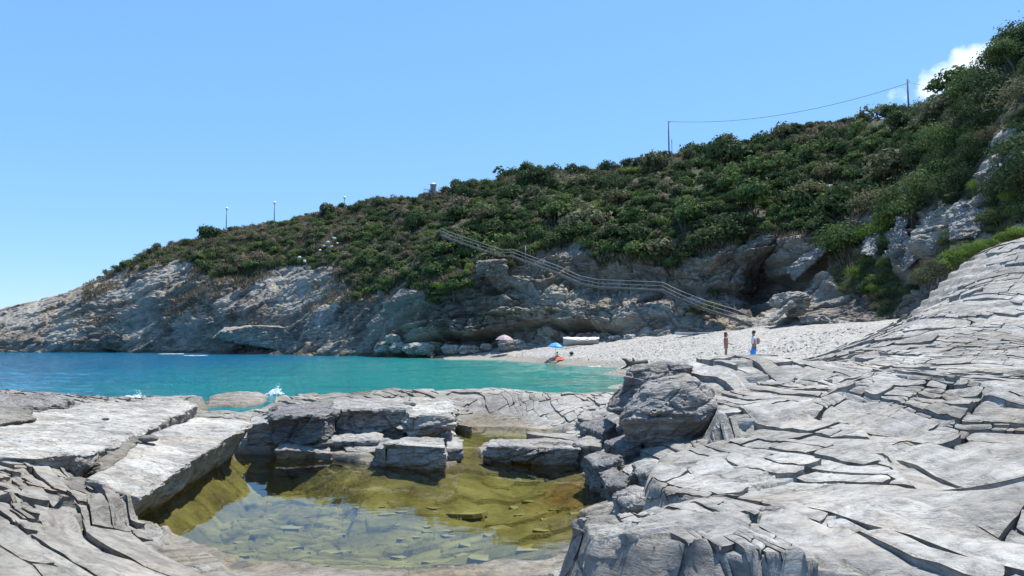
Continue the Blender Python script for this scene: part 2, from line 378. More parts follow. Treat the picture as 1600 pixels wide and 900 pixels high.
M_leaf = [leaf_mat('leaf_dark', (.040, .064, .028), (.10, .135, .055)),
          leaf_mat('leaf_green', (.055, .092, .030), (.15, .20, .07)),
          leaf_mat('leaf_olive', (.08, .088, .045), (.20, .195, .105)),
          leaf_mat('leaf_dry', (.12, .10, .065), (.30, .24, .155)),
          leaf_mat('leaf_bright', (.08, .13, .025), (.20, .28, .06))]
M_bark = plain('bark', (.13, .10, .075), .9, var=.3, scale=9, bump=.6)

# ------------------------------------------------------------------ HEADLAND: one parametric sheet, waterline -> cliffs -> bench -> slope -> crest -> back
PROF = {  # px : [(Y, py) for foot, lower cliff top, bench, upper cliff foot/top, mid slope, crest]
 -260: [(176,549.0),(178,548.5),(181,548),(186,547),(192,546),(200,545)],
 -120: [(158,550),(160,541),(164,537),(168,530),(174,525),(182,519)],
 0:   [(152,550),(154,532),(157,520),(161,508),(167,495),(174,484)],
 100: [(149,550),(151,530),(155,512),(160,490),(167,470),(176,458)],
 200: [(146,551),(148,528),(152,503),(157,472),(165,436),(178,407)],
 250: [(143,551),(146,528),(150,495),(155,460),(164,418),(179,388)],
 300: [(140,552),(143,530),(147,490),(154,450),(164,405),(180,376)],
 350: [(135,553),(139,528),(144,485),(152,440),(163,395),(180,357)],
 430: [(130,555),(134,525),(139,482),(147,440),(159,390),(177,345)],
 530: [(118,557),(123,525),(129,480),(138,432),(155,375),(173,327)],
 600: [(112,557),(116,520),(121,472),(129,430),(150,368),(171,310)],
 680: [(108,555),(110,500),(112,448),(117,420),(143,345),(166,302)],
 760: [(106,548),(107.2,480),(109,425),(115,408),(138,330),(160,280)],
 850: [(103,541),(104.8,472),(107,446),(111,395),(128,330),(155,268)],
 950: [(98,532),(100.5,484),(105,455),(108.5,395),(123,325),(150,264)],
 1045:[(92,525),(95.5,488),(100,458),(103.5,382),(118,310),(145,241)],
 1150:[(85,518),(89,497),(95,468),(98,366),(111,300),(138,228)],
 1200:[(81,511),(85,492),(96,462),(98,362),(108,290),(133,211)],
 1250:[(77,506),(81,485),(93,455),(95,370),(105,288),(130,198)],
 1300:[(74,503),(78,475),(85,440),(91,375),(102,285),(126,192)],
 1360:[(70,501),(73,468),(78,425),(84,350),(97,262),(121,182)],
 1420:[(65,500),(68,460),(72,405),(77,325),(90,240),(113,178)],
 1480:[(57,485),(60,430),(63,375),(68,300),(79,220),(95,142)],
 1550:[(48,470),(51,405),(54,350),(58,265),(65,185),(76,106)],
 1600:[(42,460),(45,395),(48,335),(52,250),(59,160),(68,66)],
 1800:[(34,450),(37,390),(40,320),(44,220),(50,120),(58,20)],
 2000:[(30,440),(33,370),(36,290),(40,190),(46,80),(54,-20)]}
pk = np.array(sorted(PROF)); KN = 6
cols = np.arange(-260, 1990, 1.7); NCOL = len(cols)
def pchip(x, y, q):
    h = np.diff(x); d = np.diff(y) / h; m = np.zeros_like(y)
    for i in range(1, len(x) - 1):
        if d[i - 1] * d[i] > 0:
            w1, w2 = 2 * h[i] + h[i - 1], h[i] + 2 * h[i - 1]; m[i] = (w1 + w2) / (w1 / d[i - 1] + w2 / d[i])
    m[0], m[-1] = d[0], d[-1]
    i = np.clip(np.searchsorted(x, q) - 1, 0, len(x) - 2); t = (q - x[i]) / h[i]
    return (1 + 2 * t) * (1 - t) ** 2 * y[i] + t * (1 - t) ** 2 * h[i] * m[i] + t * t * (3 - 2 * t) * y[i + 1] + t * t * (t - 1) * h[i] * m[i + 1]
KY = np.stack([pchip(pk, np.array([PROF[p][k][0] for p in pk], float), cols) for k in range(KN)])
KP = np.stack([pchip(pk, np.array([PROF[p][k][1] for p in pk], float), cols) for k in range(KN)])
u0 = (cols - 800) / F
def cast(PX, PY, Y):
    u = (PX - 800) / F; v = (450 - PY) / F; k = Y / (cp - v * sp)
    return u * k, Y + 0 * PX, EYE + (sp + v * cp) * k
XYZ = [cast(cols, KP[k], KY[k]) for k in range(KN)]
foot = (XYZ[0][0], XYZ[0][1] - .8, XYZ[0][2] - 2.5)
cr = XYZ[-1]; kx = cr[0] / cr[1]
back1 = (cr[0] + kx * 14, cr[1] + 14, cr[2] - .8); back2 = (cr[0] + kx * 60, cr[1] + 60, cr[2] - 12); back3 = (cr[0] + kx * 160, cr[1] + 160, np.full(NCOL, -4.))
K = np.stack([np.stack(k, -1) for k in [foot] + XYZ + [back1, back2, back3]])      # knots x cols x 3
rows_per = [8, 95, 70, 90, 95, 110, 22, 10, 8]
rowsP = []; rowT = []
for s_, n in enumerate(rows_per):
    for i in range(n):
        t = i / n; rowsP.append(K[s_] * (1 - t) + K[s_ + 1] * t); rowT.append(s_ + t)
rowsP.append(K[-1]); rowT.append(len(rows_per))
G = np.array(rowsP); rowT = np.array(rowT); NROW = len(G)
def smooth_rows(G, n):
    for _ in range(n):
        H = G.copy(); H[1:-1] = (G[:-2] + 2 * G[1:-1] + G[2:]) / 4; G = H
    return G
G = smooth_rows(G, 60)
gy = np.gradient(G, axis=0); gx = np.gradient(G, axis=1)
Nn = np.cross(gx, gy); Nn /= np.linalg.norm(Nn, axis=2, keepdims=True) + 1e-9
Nn[Nn[..., 1] > .3] *= 1
x, y, z = G[..., 0], G[..., 1], G[..., 2]
PXg, PYg, _ = proj(x, y, z)
steep = 1 - np.clip(np.abs(Nn[..., 2]), 0, 1)
# vegetated?
vp = [-300, 0, 150, 200, 280, 330, 400, 480, 520, 560, 600, 640, 700, 745, 800, 850, 900, 950, 1010, 1060, 1100, 1150, 1200, 1250, 1290, 1320, 1400, 1440, 1500, 1560, 1600, 1800]
vy = [400, 440, 430, 410, 404, 415, 430, 425, 425, 440, 442, 440, 435, 412, 388, 382, 385, 398, 400, 388, 392, 378, 366, 392, 385, 440, 455, 420, 385, 380, 365, 350]
vlow = np.interp(PXg, vp, vy) + np.interp(PXg, [500, 560, 1280, 1320, 1440, 1500], [0, 8, 8, 25, 15, 0])
n1 = fbm(x * .09, y * .09, z * .12, 4, 3)
n1b = fbm(x * .22, y * .22, z * .25, 3, 13)
vegm = sstep(12, -12, PYg - vlow + n1 * 22 + n1b * 16)
vegm = np.where((PXg > 940) & (PXg < 1120) & (PYg > 452) & (PYg < 492) & (n1 > -.35), .9, vegm)       # green patch on the bench
vegm = np.where((rowT[:, None] > 6.8), 1, vegm)
fins = np.maximum.reduce([np.exp(-((PXg - a) / w_) ** 4 - ((PYg - b - (PXg - a) * sl) / h_) ** 4) for a, b, w_, h_, sl in ((1360, 375, 24, 40, -.4), (1403, 375, 20, 44, -.2), (1445, 378, 40, 56, -.8), (1512, 340, 42, 34, -.2), (1575, 262, 50, 26, -.3), (1590, 222, 36, 20, 0), (1225, 420, 75, 52, 0), (1300, 290, 52, 9, 0), (880, 415, 50, 22, .2), (1000, 430, 55, 22, 0), (1105, 425, 50, 30, 0))])
vegm = vegm * (1 - fins * sstep(-.75, -.35, n1b + .3))
# rock displacement
amp = (.25 + .75 * steep) * (1 - .75 * vegm) * sstep(0, 1.5, rowT[:, None] + 0 * x)
near = np.clip(y / 105, .4, 1.3)
wx, wy, wz = fbm(x * .08, y * .08, z * .08, 3, 21), fbm(x * .08, y * .08, z * .08, 3, 31), fbm(x * .07, y * .07, z * .07, 3, 41)
dipx = np.interp(PXg, [0, 600, 850, 1100, 1600], [.40, .40, .12, -.05, .05])
s = z - dipx * x + 2.2 * wz + .06 * y
Lh = (step1(s * .38, 5, 7) - .5) * 1.3 + (step1(s * .95, 6, 5) - .5) * .65 + (step1(s * 2.1, 7, 4) - .5) * .28
f1, f2, cid, cb = vor3((x + 2 * wx) * .20, (y + 2 * wy) * .20, (s) * .34, 3)
g1, g2, gid, gb = vor3((x + wx) * .55, (y + wy) * .55, s * .9, 8)
blk = (cid - .5) * 2.4 - .7 * sstep(.10, .0, f2 - f1) + (gid - .5) * 1.3 - .35 * sstep(.12, 0, g2 - g1)
big = fbm(x * .05, y * .05, z * .06, 4, 51) * 1.9
t1_, t2_, tid, tb = vor3((x + .5 * wx) * 1.25, (y + .5 * wy) * 1.25, s * 2.1, 18)
blk = blk + (tid - .5) * .55 - .25 * sstep(.12, 0, t2_ - t1_)
Lh = Lh * np.interp(PXg, [400, 560, 1450, 1550], [1.25, 2.1, 2.1, 1.3]) + (step1(s * 4.3, 9, 3) - .5) * .22
amp = amp * np.interp(PXg, [300, 520, 620, 1450, 1550], [.8, .85, 1.3, 1.3, .8])
rib = np.abs(np.sin(PXg * .085 + 2.2 * wx + PYg * .012)) ** .6 * 1.6 * sstep(1150, 1200, PXg) * steep
D = (rib + Lh * (1 + .8 * fbm(x * .12, y * .12, z * .12, 2, 61)) + blk * .8 + big + .25 * fbm(x * .9, y * .9, z * .9, 3, 71)) * amp * near
Dveg = (fbm(x * .12, y * .12, z * .12, 4, 81) * .9) * vegm * sstep(7.0, 5.4, rowT[:, None] + 0 * x)
G2 = G + Nn * (D + Dveg)[..., None]
G2[..., 2] = np.where(rowT[:, None] > 5.9, G2[..., 2] - .4 * np.abs(D), G2[..., 2])
# sea cave and dark overhang at the foot of the headland
cave = np.exp(-((PXg - 345) / 62) ** 2 - ((PYg - 538) / 12) ** 2) * 5 + np.exp(-((PXg - 150) / 16) ** 2 - ((PYg - 545) / 7) ** 2) * 3
G2[..., 1] += cave; G2[..., 0] += cave * .3
# ravine behind the beach
rav = np.exp(-((PXg - 1205) / 34) ** 2) * sstep(395, 420, PYg) * 5.0 * sstep(500, 480, PYg)
G2[..., 1] += rav
seep_shade = np.exp(-((PXg - 1200) / 36) ** 2) * sstep(365, 385, PYg) * sstep(495, 470, PYg) + .8 * np.exp(-((PXg - 720) / 60) ** 2) * sstep(430, 450, PYg) * sstep(550, 500, PYg) + .7 * np.exp(-((PXg - 1360) / 90) ** 2) * sstep(430, 460, PYg) + np.exp(-((PXg - 390) / 85) ** 2 - ((PYg - 545) / 14) ** 2) + .7 * sstep(.55, .8, n1b + .4 * noise(x * .5, y * .5, z * .06, 77))  # mask: shade of ravine and lower cliff painted dark, together with wet streaks
hl = mesh_from('headland', G2.reshape(-1, 3), grid_faces(NROW, NCOL), M_cliff, smooth=False, attrs={'veg': vegm.ravel(), 'seep_shade': np.clip(seep_shade, 0, 1).ravel()})
tag(hl, kind='structure')

# ------------------------------------------------------------------ BEACH
bc = [(740,561,0,0),(790,563,0,0),(850,567,0,0),(940,573.5,0,0),(985,582,0,0)]
bp_, bz_ = [], []
for px, py, z_, _ in bc:
    q = atz(px, py, 0); bp_.append(q[:2]); bz_.append(.10)
    q2 = (q[0] - 1, q[1] - 9); bp_.append(q2); bz_.append(-1.2)
for px, py, Y in [(700,552,108),(760,547,106),(850,540,103),(950,531,98),(1045,524,92),(1150,516,85),(1200,509,80),(1300,503,75),(1420,498,68),(1135,569,40),(1185,569,40),(870,554,86),(985,567,58),
                  (1100,545,60),(1250,540,50),(1000,546,76),(920,548,88),(1100,532,74),(1250,520,62),(1400,515,50),(1500,500,48)]:
    q = atY(px, py, Y); bp_.append(q[:2]); bz_.append(q[2])
for px, py, z_ in [(715,561,.10),(690,561,.0)]:
    q = atz(px, py, z_); bp_.append(q[:2]); bz_.append(z_)
for q, z_ in [((4, 48), -.4), ((7, 40), .3), ((10, 34), .8), ((3, 36), -1.5), ((20, 30), 1.5), ((30, 32), 2.2), ((-14, 104), -.9), ((-6, 80), -2.0)]:
    bp_.append(q); bz_.append(z_)
beachf = TPS(bp_, bz_, 1e-1)
ty = np.geomspace(27, 118, 420); tx = np.linspace(-.13, .72, 560)
BY, BX = np.meshgrid(ty, tx, indexing='ij'); BX = BX * BY
BZ = beachf(BX, BY)
berm = .12 * fbm(BX * .25, BY * .5, BX * 0, 3, 5)
f1, f2, cid, dx, dy = vor2(BX * 1.7, BY * 1.7, 4)
BZ = BZ + berm * np.clip(BZ, 0, 1) + (cid * .05 - .05 * f1) * np.clip(BZ * 2, 0, 1)
beach = mesh_from('beach', np.stack([BX, BY, BZ], -1).reshape(-1, 3), grid_faces(*BX.shape), M_beach, smooth=True)
tag(beach, kind='structure')
def beach_z(x, y): return float(beachf(np.array([x]), np.array([y]))[0])

# ------------------------------------------------------------------ SEA
def sea():
    ys = np.concatenate([np.linspace(23.2, 60, 160), np.linspace(60.6, 200, 180), np.geomspace(205, 9000, 40)])
    ks = np.linspace(-1.6, 1.3, 420)
    Y, Kx = np.meshgrid(ys, ks, indexing='ij'); X = Kx * Y
    zb = beachf(np.clip(X, -30, 60), np.clip(Y, 24, 115))
    dd = np.clip(-zb, 0, 6)
    depth = .12 + .66 * sstep(8, -52, X) + .12 * sstep(60, 24, Y) * sstep(0, -12, X) + .35 * sstep(140, 600, Y)
    depth = np.where(dd < 1.2, depth * (.0 + dd / 1.2), depth)
    Z = .05 * fbm(X * .35, Y * .6, X * 0, 3, 9) + .02 * fbm(X * 1.5, Y * 2.2, X * 0, 2, 19)
    Z *= sstep(400, 100, Y)
    o = mesh_from('sea', np.stack([X, Y, Z], -1).reshape(-1, 3), grid_faces(*X.shape), M_sea, smooth=True, attrs={'depth': depth.ravel()})
    tag(o, kind='structure')
sea()

# ------------------------------------------------------------------ FOREGROUND BEDROCK: one height field with mesas, pools and the shoreline cut into it
base = [(-250,900,1.1),(0,900,.9),(100,900,.7),(200,900,.5),(300,900,.22),(450,903,.12),(600,906,.10),(750,903,.10),(870,898,.16),(640,890,.06),(500,886,.07),(580,645,.4),(540,648,.3),(680,656,.42),(470,652,.3),
 (0,840,.95),(120,840,.6),(200,835,.3),(300,866,.14),(0,780,.95),(130,780,.55),(195,792,.25),(100,740,.7),(0,720,.9),(-250,720,1.1),(0,650,.85),(-250,640,1.0),(0,612,1.0),(-250,604,1.05),
 (100,620,.7),(150,640,.5),(250,640,.45),(300,650,.4),(345,624,.30),(410,618,.28),(330,640,.1),(410,634,.1),
 (430,690,.12),(450,660,.25),(440,628,.45),(500,624,.6),(560,618,.72),(620,613,.8),(700,610,.78),(620,650,.35),(500,700,.1),(560,705,.1),(640,700,.08),(660,640,.5),
 (720,665,.06),(850,665,.06),(720,640,.30),(800,640,.35),(900,645,.45),(760,611,.85),(850,622,.72),(940,630,.62),(930,655,.4),(800,700,.08),(900,700,.2),(940,682,.4),(800,625,.62),
 (930,800,.15),(905,870,.2),(880,885,.15),(1000,812,.85),(1000,900,.5),(940,900,.35),(1100,900,.75),(1200,900,.85),(1400,900,.95),(1600,900,1.05),(1850,900,1.3),
 (1200,830,1.0),(1400,850,1.12),(1600,845,1.25),(1850,840,1.6),(1030,798,.45),(985,745,.35),(1000,700,.5),(1100,700,.85),(1200,670,1.0),(1300,690,1.1),(1400,730,1.2),(1450,770,1.2),(1150,770,.8),(1250,770,1.0),
 (1500,745,.95),(1560,785,1.05),(1620,770,1.05),(1450,700,1.0),(1600,700,1.25),(1400,650,1.15),(1600,640,1.6),(1850,700,1.9),(1250,640,1.2),(1120,660,.95),(1000,655,.7),(960,645,.6),(1050,620,1.0)]
bpts = [atz(*b) for b in base]
for px, py, Y in [(1010,600,20),(1060,596,22),(1100,594,24),(1200,590,25),(1250,572,25.5),(1300,552,26),(1350,530,27),(1400,508,28),(1440,480,28.5),(1475,438,29),(1520,403,29),(1600,370,28),(1850,310,28),(1600,450,22.5),(1600,550,17.5),(1500,500,22),(1500,580,17),
                  (1400,580,18.5),(1400,550,21),(1850,560,18),(1300,600,16.5),(1200,600,17.5),(1100,610,17.5)]:
    bpts.append(atY(px, py, Y))
for q in [(2, 28, .6), (6, 31, .5), (9, 30, 1.2), (14, 32, 1.6), (19, 34, 2.0), (24, 37, 3.0), (31, 38, 4.0), (38, 38, 4), (-40, 30, .6), (0, 33, .2), (-20, 33, .05), (-14, 28, .15), (-8, 29, .1), (-28, 31, .3), (12, 40, .6), (30, 44, 3), (-3, 3.2, .9), (3, 3.2, .9), (8, 3.2, 1.1)]:
    bpts.append(q)
bpts = np.array(bpts)
basef = TPS(np.c_[bpts[:, 0], bpts[:, 1]], bpts[:, 2], 2e-2)
MESA = [  # (outline px,py,z ; edge slope)
 ([(1008,716,.95),(1080,690,1.12),(1200,662,1.30),(1330,670,1.38),(1400,716,1.38),(1470,775,1.36),(1350,800,1.12),(1150,800,.92),(1045,792,.70),(1008,765,.62)], 2.2),
 ([(1100,622,1.55),(1180,600,1.8),(1340,600,1.85),(1350,640,1.65),(1330,655,1.5),(1200,655,1.4),(1110,660,1.35)], 2.5),
 ([(905,806,.93),(1000,802,.98),(1120,808,1.02),(1340,828,1.15),(1700,868,1.35),(1700,960,1.2),(1300,905,.98),(1010,842,.92),(920,830,.88)], 2.0),
 ([(-60,790,1.05),(60,770,.95),(170,765,.75),(190,792,.52),(120,818,.62),(-60,850,1.0)], 2.0),
 ([(1430,690,1.2),(1600,655,1.6),(1800,640,1.8),(1800,700,1.7),(1600,705,1.45),(1480,705,1.2)], 1.0),
 ([(1360,575,2.2),(1500,545,2.5),(1700,530,2.9),(1700,600,2.2),(1500,620,1.9),(1380,622,1.75)], .35),
]
POOL = [(196,806),(285,750),(372,710),(480,712),(585,727),(700,729),(755,714),(905,722),(962,760),(968,790),(915,806),(898,866),(876,882),(720,892),(560,896),(400,878),(312,858),(216,830)]
POOL2 = [(700,690),(700,668),(790,666),(880,672),(890,686),(770,689),(748,700),(752,722),(715,722),(722,700)]
poolp = [atz(px, py, 0)[:2] for px, py in POOL]; pool2p = [atz(px, py, .04)[:2] for px, py in POOL2]
LAND = [(-500,600),(0,606),(60,608),(118,622),(240,622),(300,622),(322,636),(300,662),(380,664),(420,652),(425,640),(436,625),(500,619),(560,612),(600,607),(690,603),(760,606),(850,614),(955,623)]
landp = [atz(px, py, 0)[:2] for px, py in LAND]
landp = [(-60, 60)] [:0] + landp + [(3.5, 37), (7, 45), (60, 45), (60, 0), (-60, 0)]
PLAT = [(318,636),(330,622),(345,616),(400,614),(418,618),(412,632),(380,637)]
platp = [atz(px, py, 0)[:2] for px, py in PLAT]

def jcell(t, sd, row=None):
    i = np.floor(t).astype(np.int64); row = np.zeros_like(i) if row is None else row; q = 0 * i
    b0 = i + (_h(i, row, q, sd) - .5) * .55; b1 = i + 1 + (_h(i + 1, row, q, sd) - .5) * .55; b2 = i + 2 + (_h(i + 2, row, q, sd) - .5) * .55; bm = i - 1 + (_h(i - 1, row, q, sd) - .5) * .55
    up = t >= b1; dn = t < b0
    idd = i + up - dn; lo = np.where(up, b1, np.where(dn, bm, b0)); hi = np.where(up, b2, np.where(dn, b0, b1))
    return idd, (t - lo) / (hi - lo), t - lo, hi - t
def joints(x, y, th, sa, sb, warp, amp, saw, tilt, groove, gw, sd, wx, wy, skew=.25):
    """blocks between two sets of joints: offset, shingled front edges, tilt and open cracks"""
    ct, st = math.cos(th), math.sin(th)
    a = x * ct + y * st + warp * wx; b = -x * st + y * ct + warp * wy + skew * a
    iv, fv, v0, v1 = jcell(b / sb, sd)
    iu, fu, u0, u1 = jcell(a / sa + _h(iv, 0 * iv, 0 * iv, sd + 3) * 3, sd + 1, iv)
    h1 = _h(iu, iv, 0 * iu, sd + 5); h2 = _h(iu, iv, 0 * iu, sd + 6); h3 = _h(iu, iv, 0 * iu, sd + 7)
    d = (h1 - .5) * amp + (.5 - fv) * saw * (.35 + 1.3 * h3) + (fu - .5) * (h2 - .5) * tilt
    gu = np.minimum(u0, u1) * sa; gv_ = np.minimum(v0, v1) * sb
    w = gw * (.5 + h3)
    d = d - groove * (.3 + h2) * np.maximum(1 - gu / w, 0).clip(0, 1) ** .6 * (h1 > .25) - groove * (.2 + h3) * np.maximum(1 - gv_ / w, 0).clip(0, 1) ** .6
    return d
def fracture(x, y, z, k=1.0):
    wx = fbm(x * .35, y * .35, z * 0, 4, 101); wy = fbm(x * .35, y * .35, z * 0, 4, 102)
    fx_ = fbm(x * 2.2, y * 2.2, z * 0, 3, 103); fy_ = fbm(x * 2.2, y * 2.2, z * 0, 3, 104)
    wx = wx + .07 * fx_; wy = wy + .07 * fy_
    L = x < -1.2 + .3 * wy
    thA, thB = R(8), R(34)
    def J(sa, sb, warp, amp, saw, tilt, gr, gw, sd, skew):
        return np.where(L, joints(x, y, thB, sa * 1.4, sb, warp, amp * .8, saw * .8, tilt, gr, gw, sd + 50, wx, wy, .1), joints(x, y, thA, sa, sb, warp, amp, saw, tilt, gr, gw, sd, wx, wy, skew))
    m0 = sstep(-.5, .1, fbm(x * .25, y * .25, z * 0, 2, 130)); m1 = sstep(-.35, .25, fbm(x * .45, y * .45, z * 0, 2, 131)); m2 = sstep(-.15, .35, fbm(x * .7 + 5, y * .7, z * 0, 2, 141))
    d = J(1.7, 1.25, .55, .16, .20, .30, .14, .05, 12, .30) * (.4 + .6 * m0)
    d = d + J(.62, .50, .35, .075, .095, .12, .09, .028, 22, .45) * (.15 + .85 * m1)
    d = d + J(.26, .16, .18, .022, .042, .03, .03, .016, 32, .2) * m2
    d = d + .03 * fbm(x * 1.6, y * 2.2, z * 0, 4, 151) + .10 * fbm(x * .45, y * .5, z * 0, 2, 161)
    d = d + .006 * fbm(x * 14, y * 14, z * 0, 3, 152)
    return d * k
def terrace(z, x, y, stp, ax, ay, sharp):
    q = z + ax * x + ay * y; q = q + .05 * fbm(x * .8, y * .8, 0 * x, 3, 171)
    f = np.floor(q / stp); u = q / stp - f
    k = np.clip((u - .5) * sharp + .5, 0, 1); k = k * k * (3 - 2 * k)
    return z + ((f + k) * stp - q)
def ground(X, Y, stage=2):
    Z = basef(X, Y)
    for poly, sl in MESA:
        P = [atz(*p) for p in poly]; P = np.array(P)
        A = np.c_[P[:, 0], P[:, 1], np.ones(len(P))]; co = np.linalg.lstsq(A, P[:, 2], rcond=None)[0]
        wob = .18 * fbm(X * 1.1, Y * 1.1, X * 0, 3, 201) + .10 * (vor2(X * 1.4, Y * 1.4, 44)[2] - .5)
        sd_ = poly_sdf(X, Y, P) + wob
        top = co[0] * X + co[1] * Y + co[2]
        Z = np.maximum(Z, np.where(sd_ > 0, top - sd_ * sl * 1.1, top + .03))
    sh = poly_sdf(X, Y, landp); shore = sstep(1.2, 0, sh)
    right = sstep(1.5, 4.0, X)
    if stage == -1: return Z
    k = .85 + .45 * right
    k = k * np.interp(Y, [4, 8, 14, 19, 26, 34], [.6, .85, 1.0, .9, .6, .6])
    low = sstep(.05, .5, Z)
    T = terrace(Z + .12 * fbm(X * .35, Y * .35, X * 0, 3, 181), X, Y, .26, -.15, -.05, 4.0)
    T2 = terrace(Z, X, Y, .36, -.03, .0, 5.0); tw = .8 * sstep(14, 18, Y) * right; Z0_ = Z; T = T * (1 - tw) + T2 * tw
    tm = (.6 + .3 * sstep(14, 18, Y) * right) * sstep(-.35, .25, fbm(X * .22, Y * .22, X * 0, 2, 191))
    Z = Z * (1 - tm) + T * tm
    if stage == 0: return Z
    blk_ = sstep(-.35, -.6, sh) * sstep(.2, .45, poly_sdf(X, Y, poolp)) * sstep(.15, .4, poly_sdf(X, Y, pool2p)) * sstep(.12, .3, Z)
    Z = Z + fracture(X, Y, Z, 1.0) * k * (.3 + .7 * low) * (1 - .55 * blk_) - .055 * blk_
    T = terrace(Z, X, Y, .07, -.12, -.02, 2.0); tm = .0 * sstep(-.2, .3, fbm(X * .5, Y * .5, X * 0, 2, 192)); Z = Z * (1 - tm) + T * tm
    lim = .045 + .035 * fbm(X * 1.2, Y * 1.2, X * 0, 3, 77)
    Z = np.maximum(Z, lim)
    # the sea side
    shn = sh + .25 * fbm(X * .6, Y * .6, X * 0, 3, 55)
    Zs = np.where(shn > 0, np.minimum(Z, Z * .6 - shn * 1.3), Z)
    pl = poly_sdf(X, Y, platp) + .15 * fbm(X * 1.2, Y * 1.2, X * 0, 3, 56)
    Zs = np.maximum(Zs, np.where(pl < 0, .07 + .07 * fbm(X * 1.6, Y * 2.6, X * 0, 3, 57) + np.minimum(-pl * .2, .08), -pl * 1.5))
    # pools
    for poly, dep, amp in ((poolp, .75, .13), (pool2p, .38, .08)):
        s_ = poly_sdf(X, Y, poly) + amp * fbm(X * 1.1, Y * 1.1, X * 0, 4, 88)
        fl = -dep + .10 * fbm(X * .5, Y * .5, X * 0, 2, 91) + .05 * fbm(X * 2.2, Y * 2.2, X * 0, 3, 92)
        f1, f2, cid, _, _ = vor2(X * 1.9 + .3 * fbm(X, Y, X * 0, 2, 93), Y * 2.6, 94)
        fl = fl + (cid - .5) * .10 - .06 * sstep(.10, 0, f2 - f1)
        g1, g2, gid, _, _ = vor2(X * 4.5, Y * 5.5, 95); fl = fl + (gid - .5) * .05
        wall = np.maximum(fl, -.04 + s_ * np.interp(X, [-4.2, -3.0], [.9, .26]) + 0.10 * (cid - .5))
        Zs = np.where(s_ < 0, np.minimum(wall, Zs), Zs)
    return Zs
fx = np.linspace(-.92, .92, 1080)
fyy = np.concatenate([np.geomspace(4.2, 9, 330), np.geomspace(9.02, 20, 450), np.geomspace(20.04, 36, 230)])
GY, GX = np.meshgrid(fyy, fx, indexing='ij'); GX = GX * GY
GZ = ground(GX, GY)
drop = np.zeros_like(GZ); dz = np.abs(np.diff(GZ, axis=0)); drop[1:] = np.maximum(drop[1:], dz); drop[:-1] = np.maximum(drop[:-1], dz)
B = GZ
for _ in range(7):
    H = B.copy(); H[1:-1] = (B[:-2] + 2 * B[1:-1] + B[2:]) / 4; B = H.copy(); B[:, 1:-1] = (H[:, :-2] + 2 * H[:, 1:-1] + H[:, 2:]) / 4
for _ in range(2):
    H = drop.copy(); H[1:-1] = np.maximum(drop[1:-1], np.maximum(drop[:-2], drop[2:])); H[:, 1:-1] = np.maximum(H[:, 1:-1], np.maximum(H[:, :-2], H[:, 2:])); drop = H
wgt = sstep(.09, .22, drop); GZ = GZ * (1 - wgt) + B * wgt
gv = np.stack([GX, GY, GZ], -1)
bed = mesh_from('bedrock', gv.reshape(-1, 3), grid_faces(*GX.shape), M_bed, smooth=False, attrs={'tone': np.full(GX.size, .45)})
tag(bed, kind='structure')
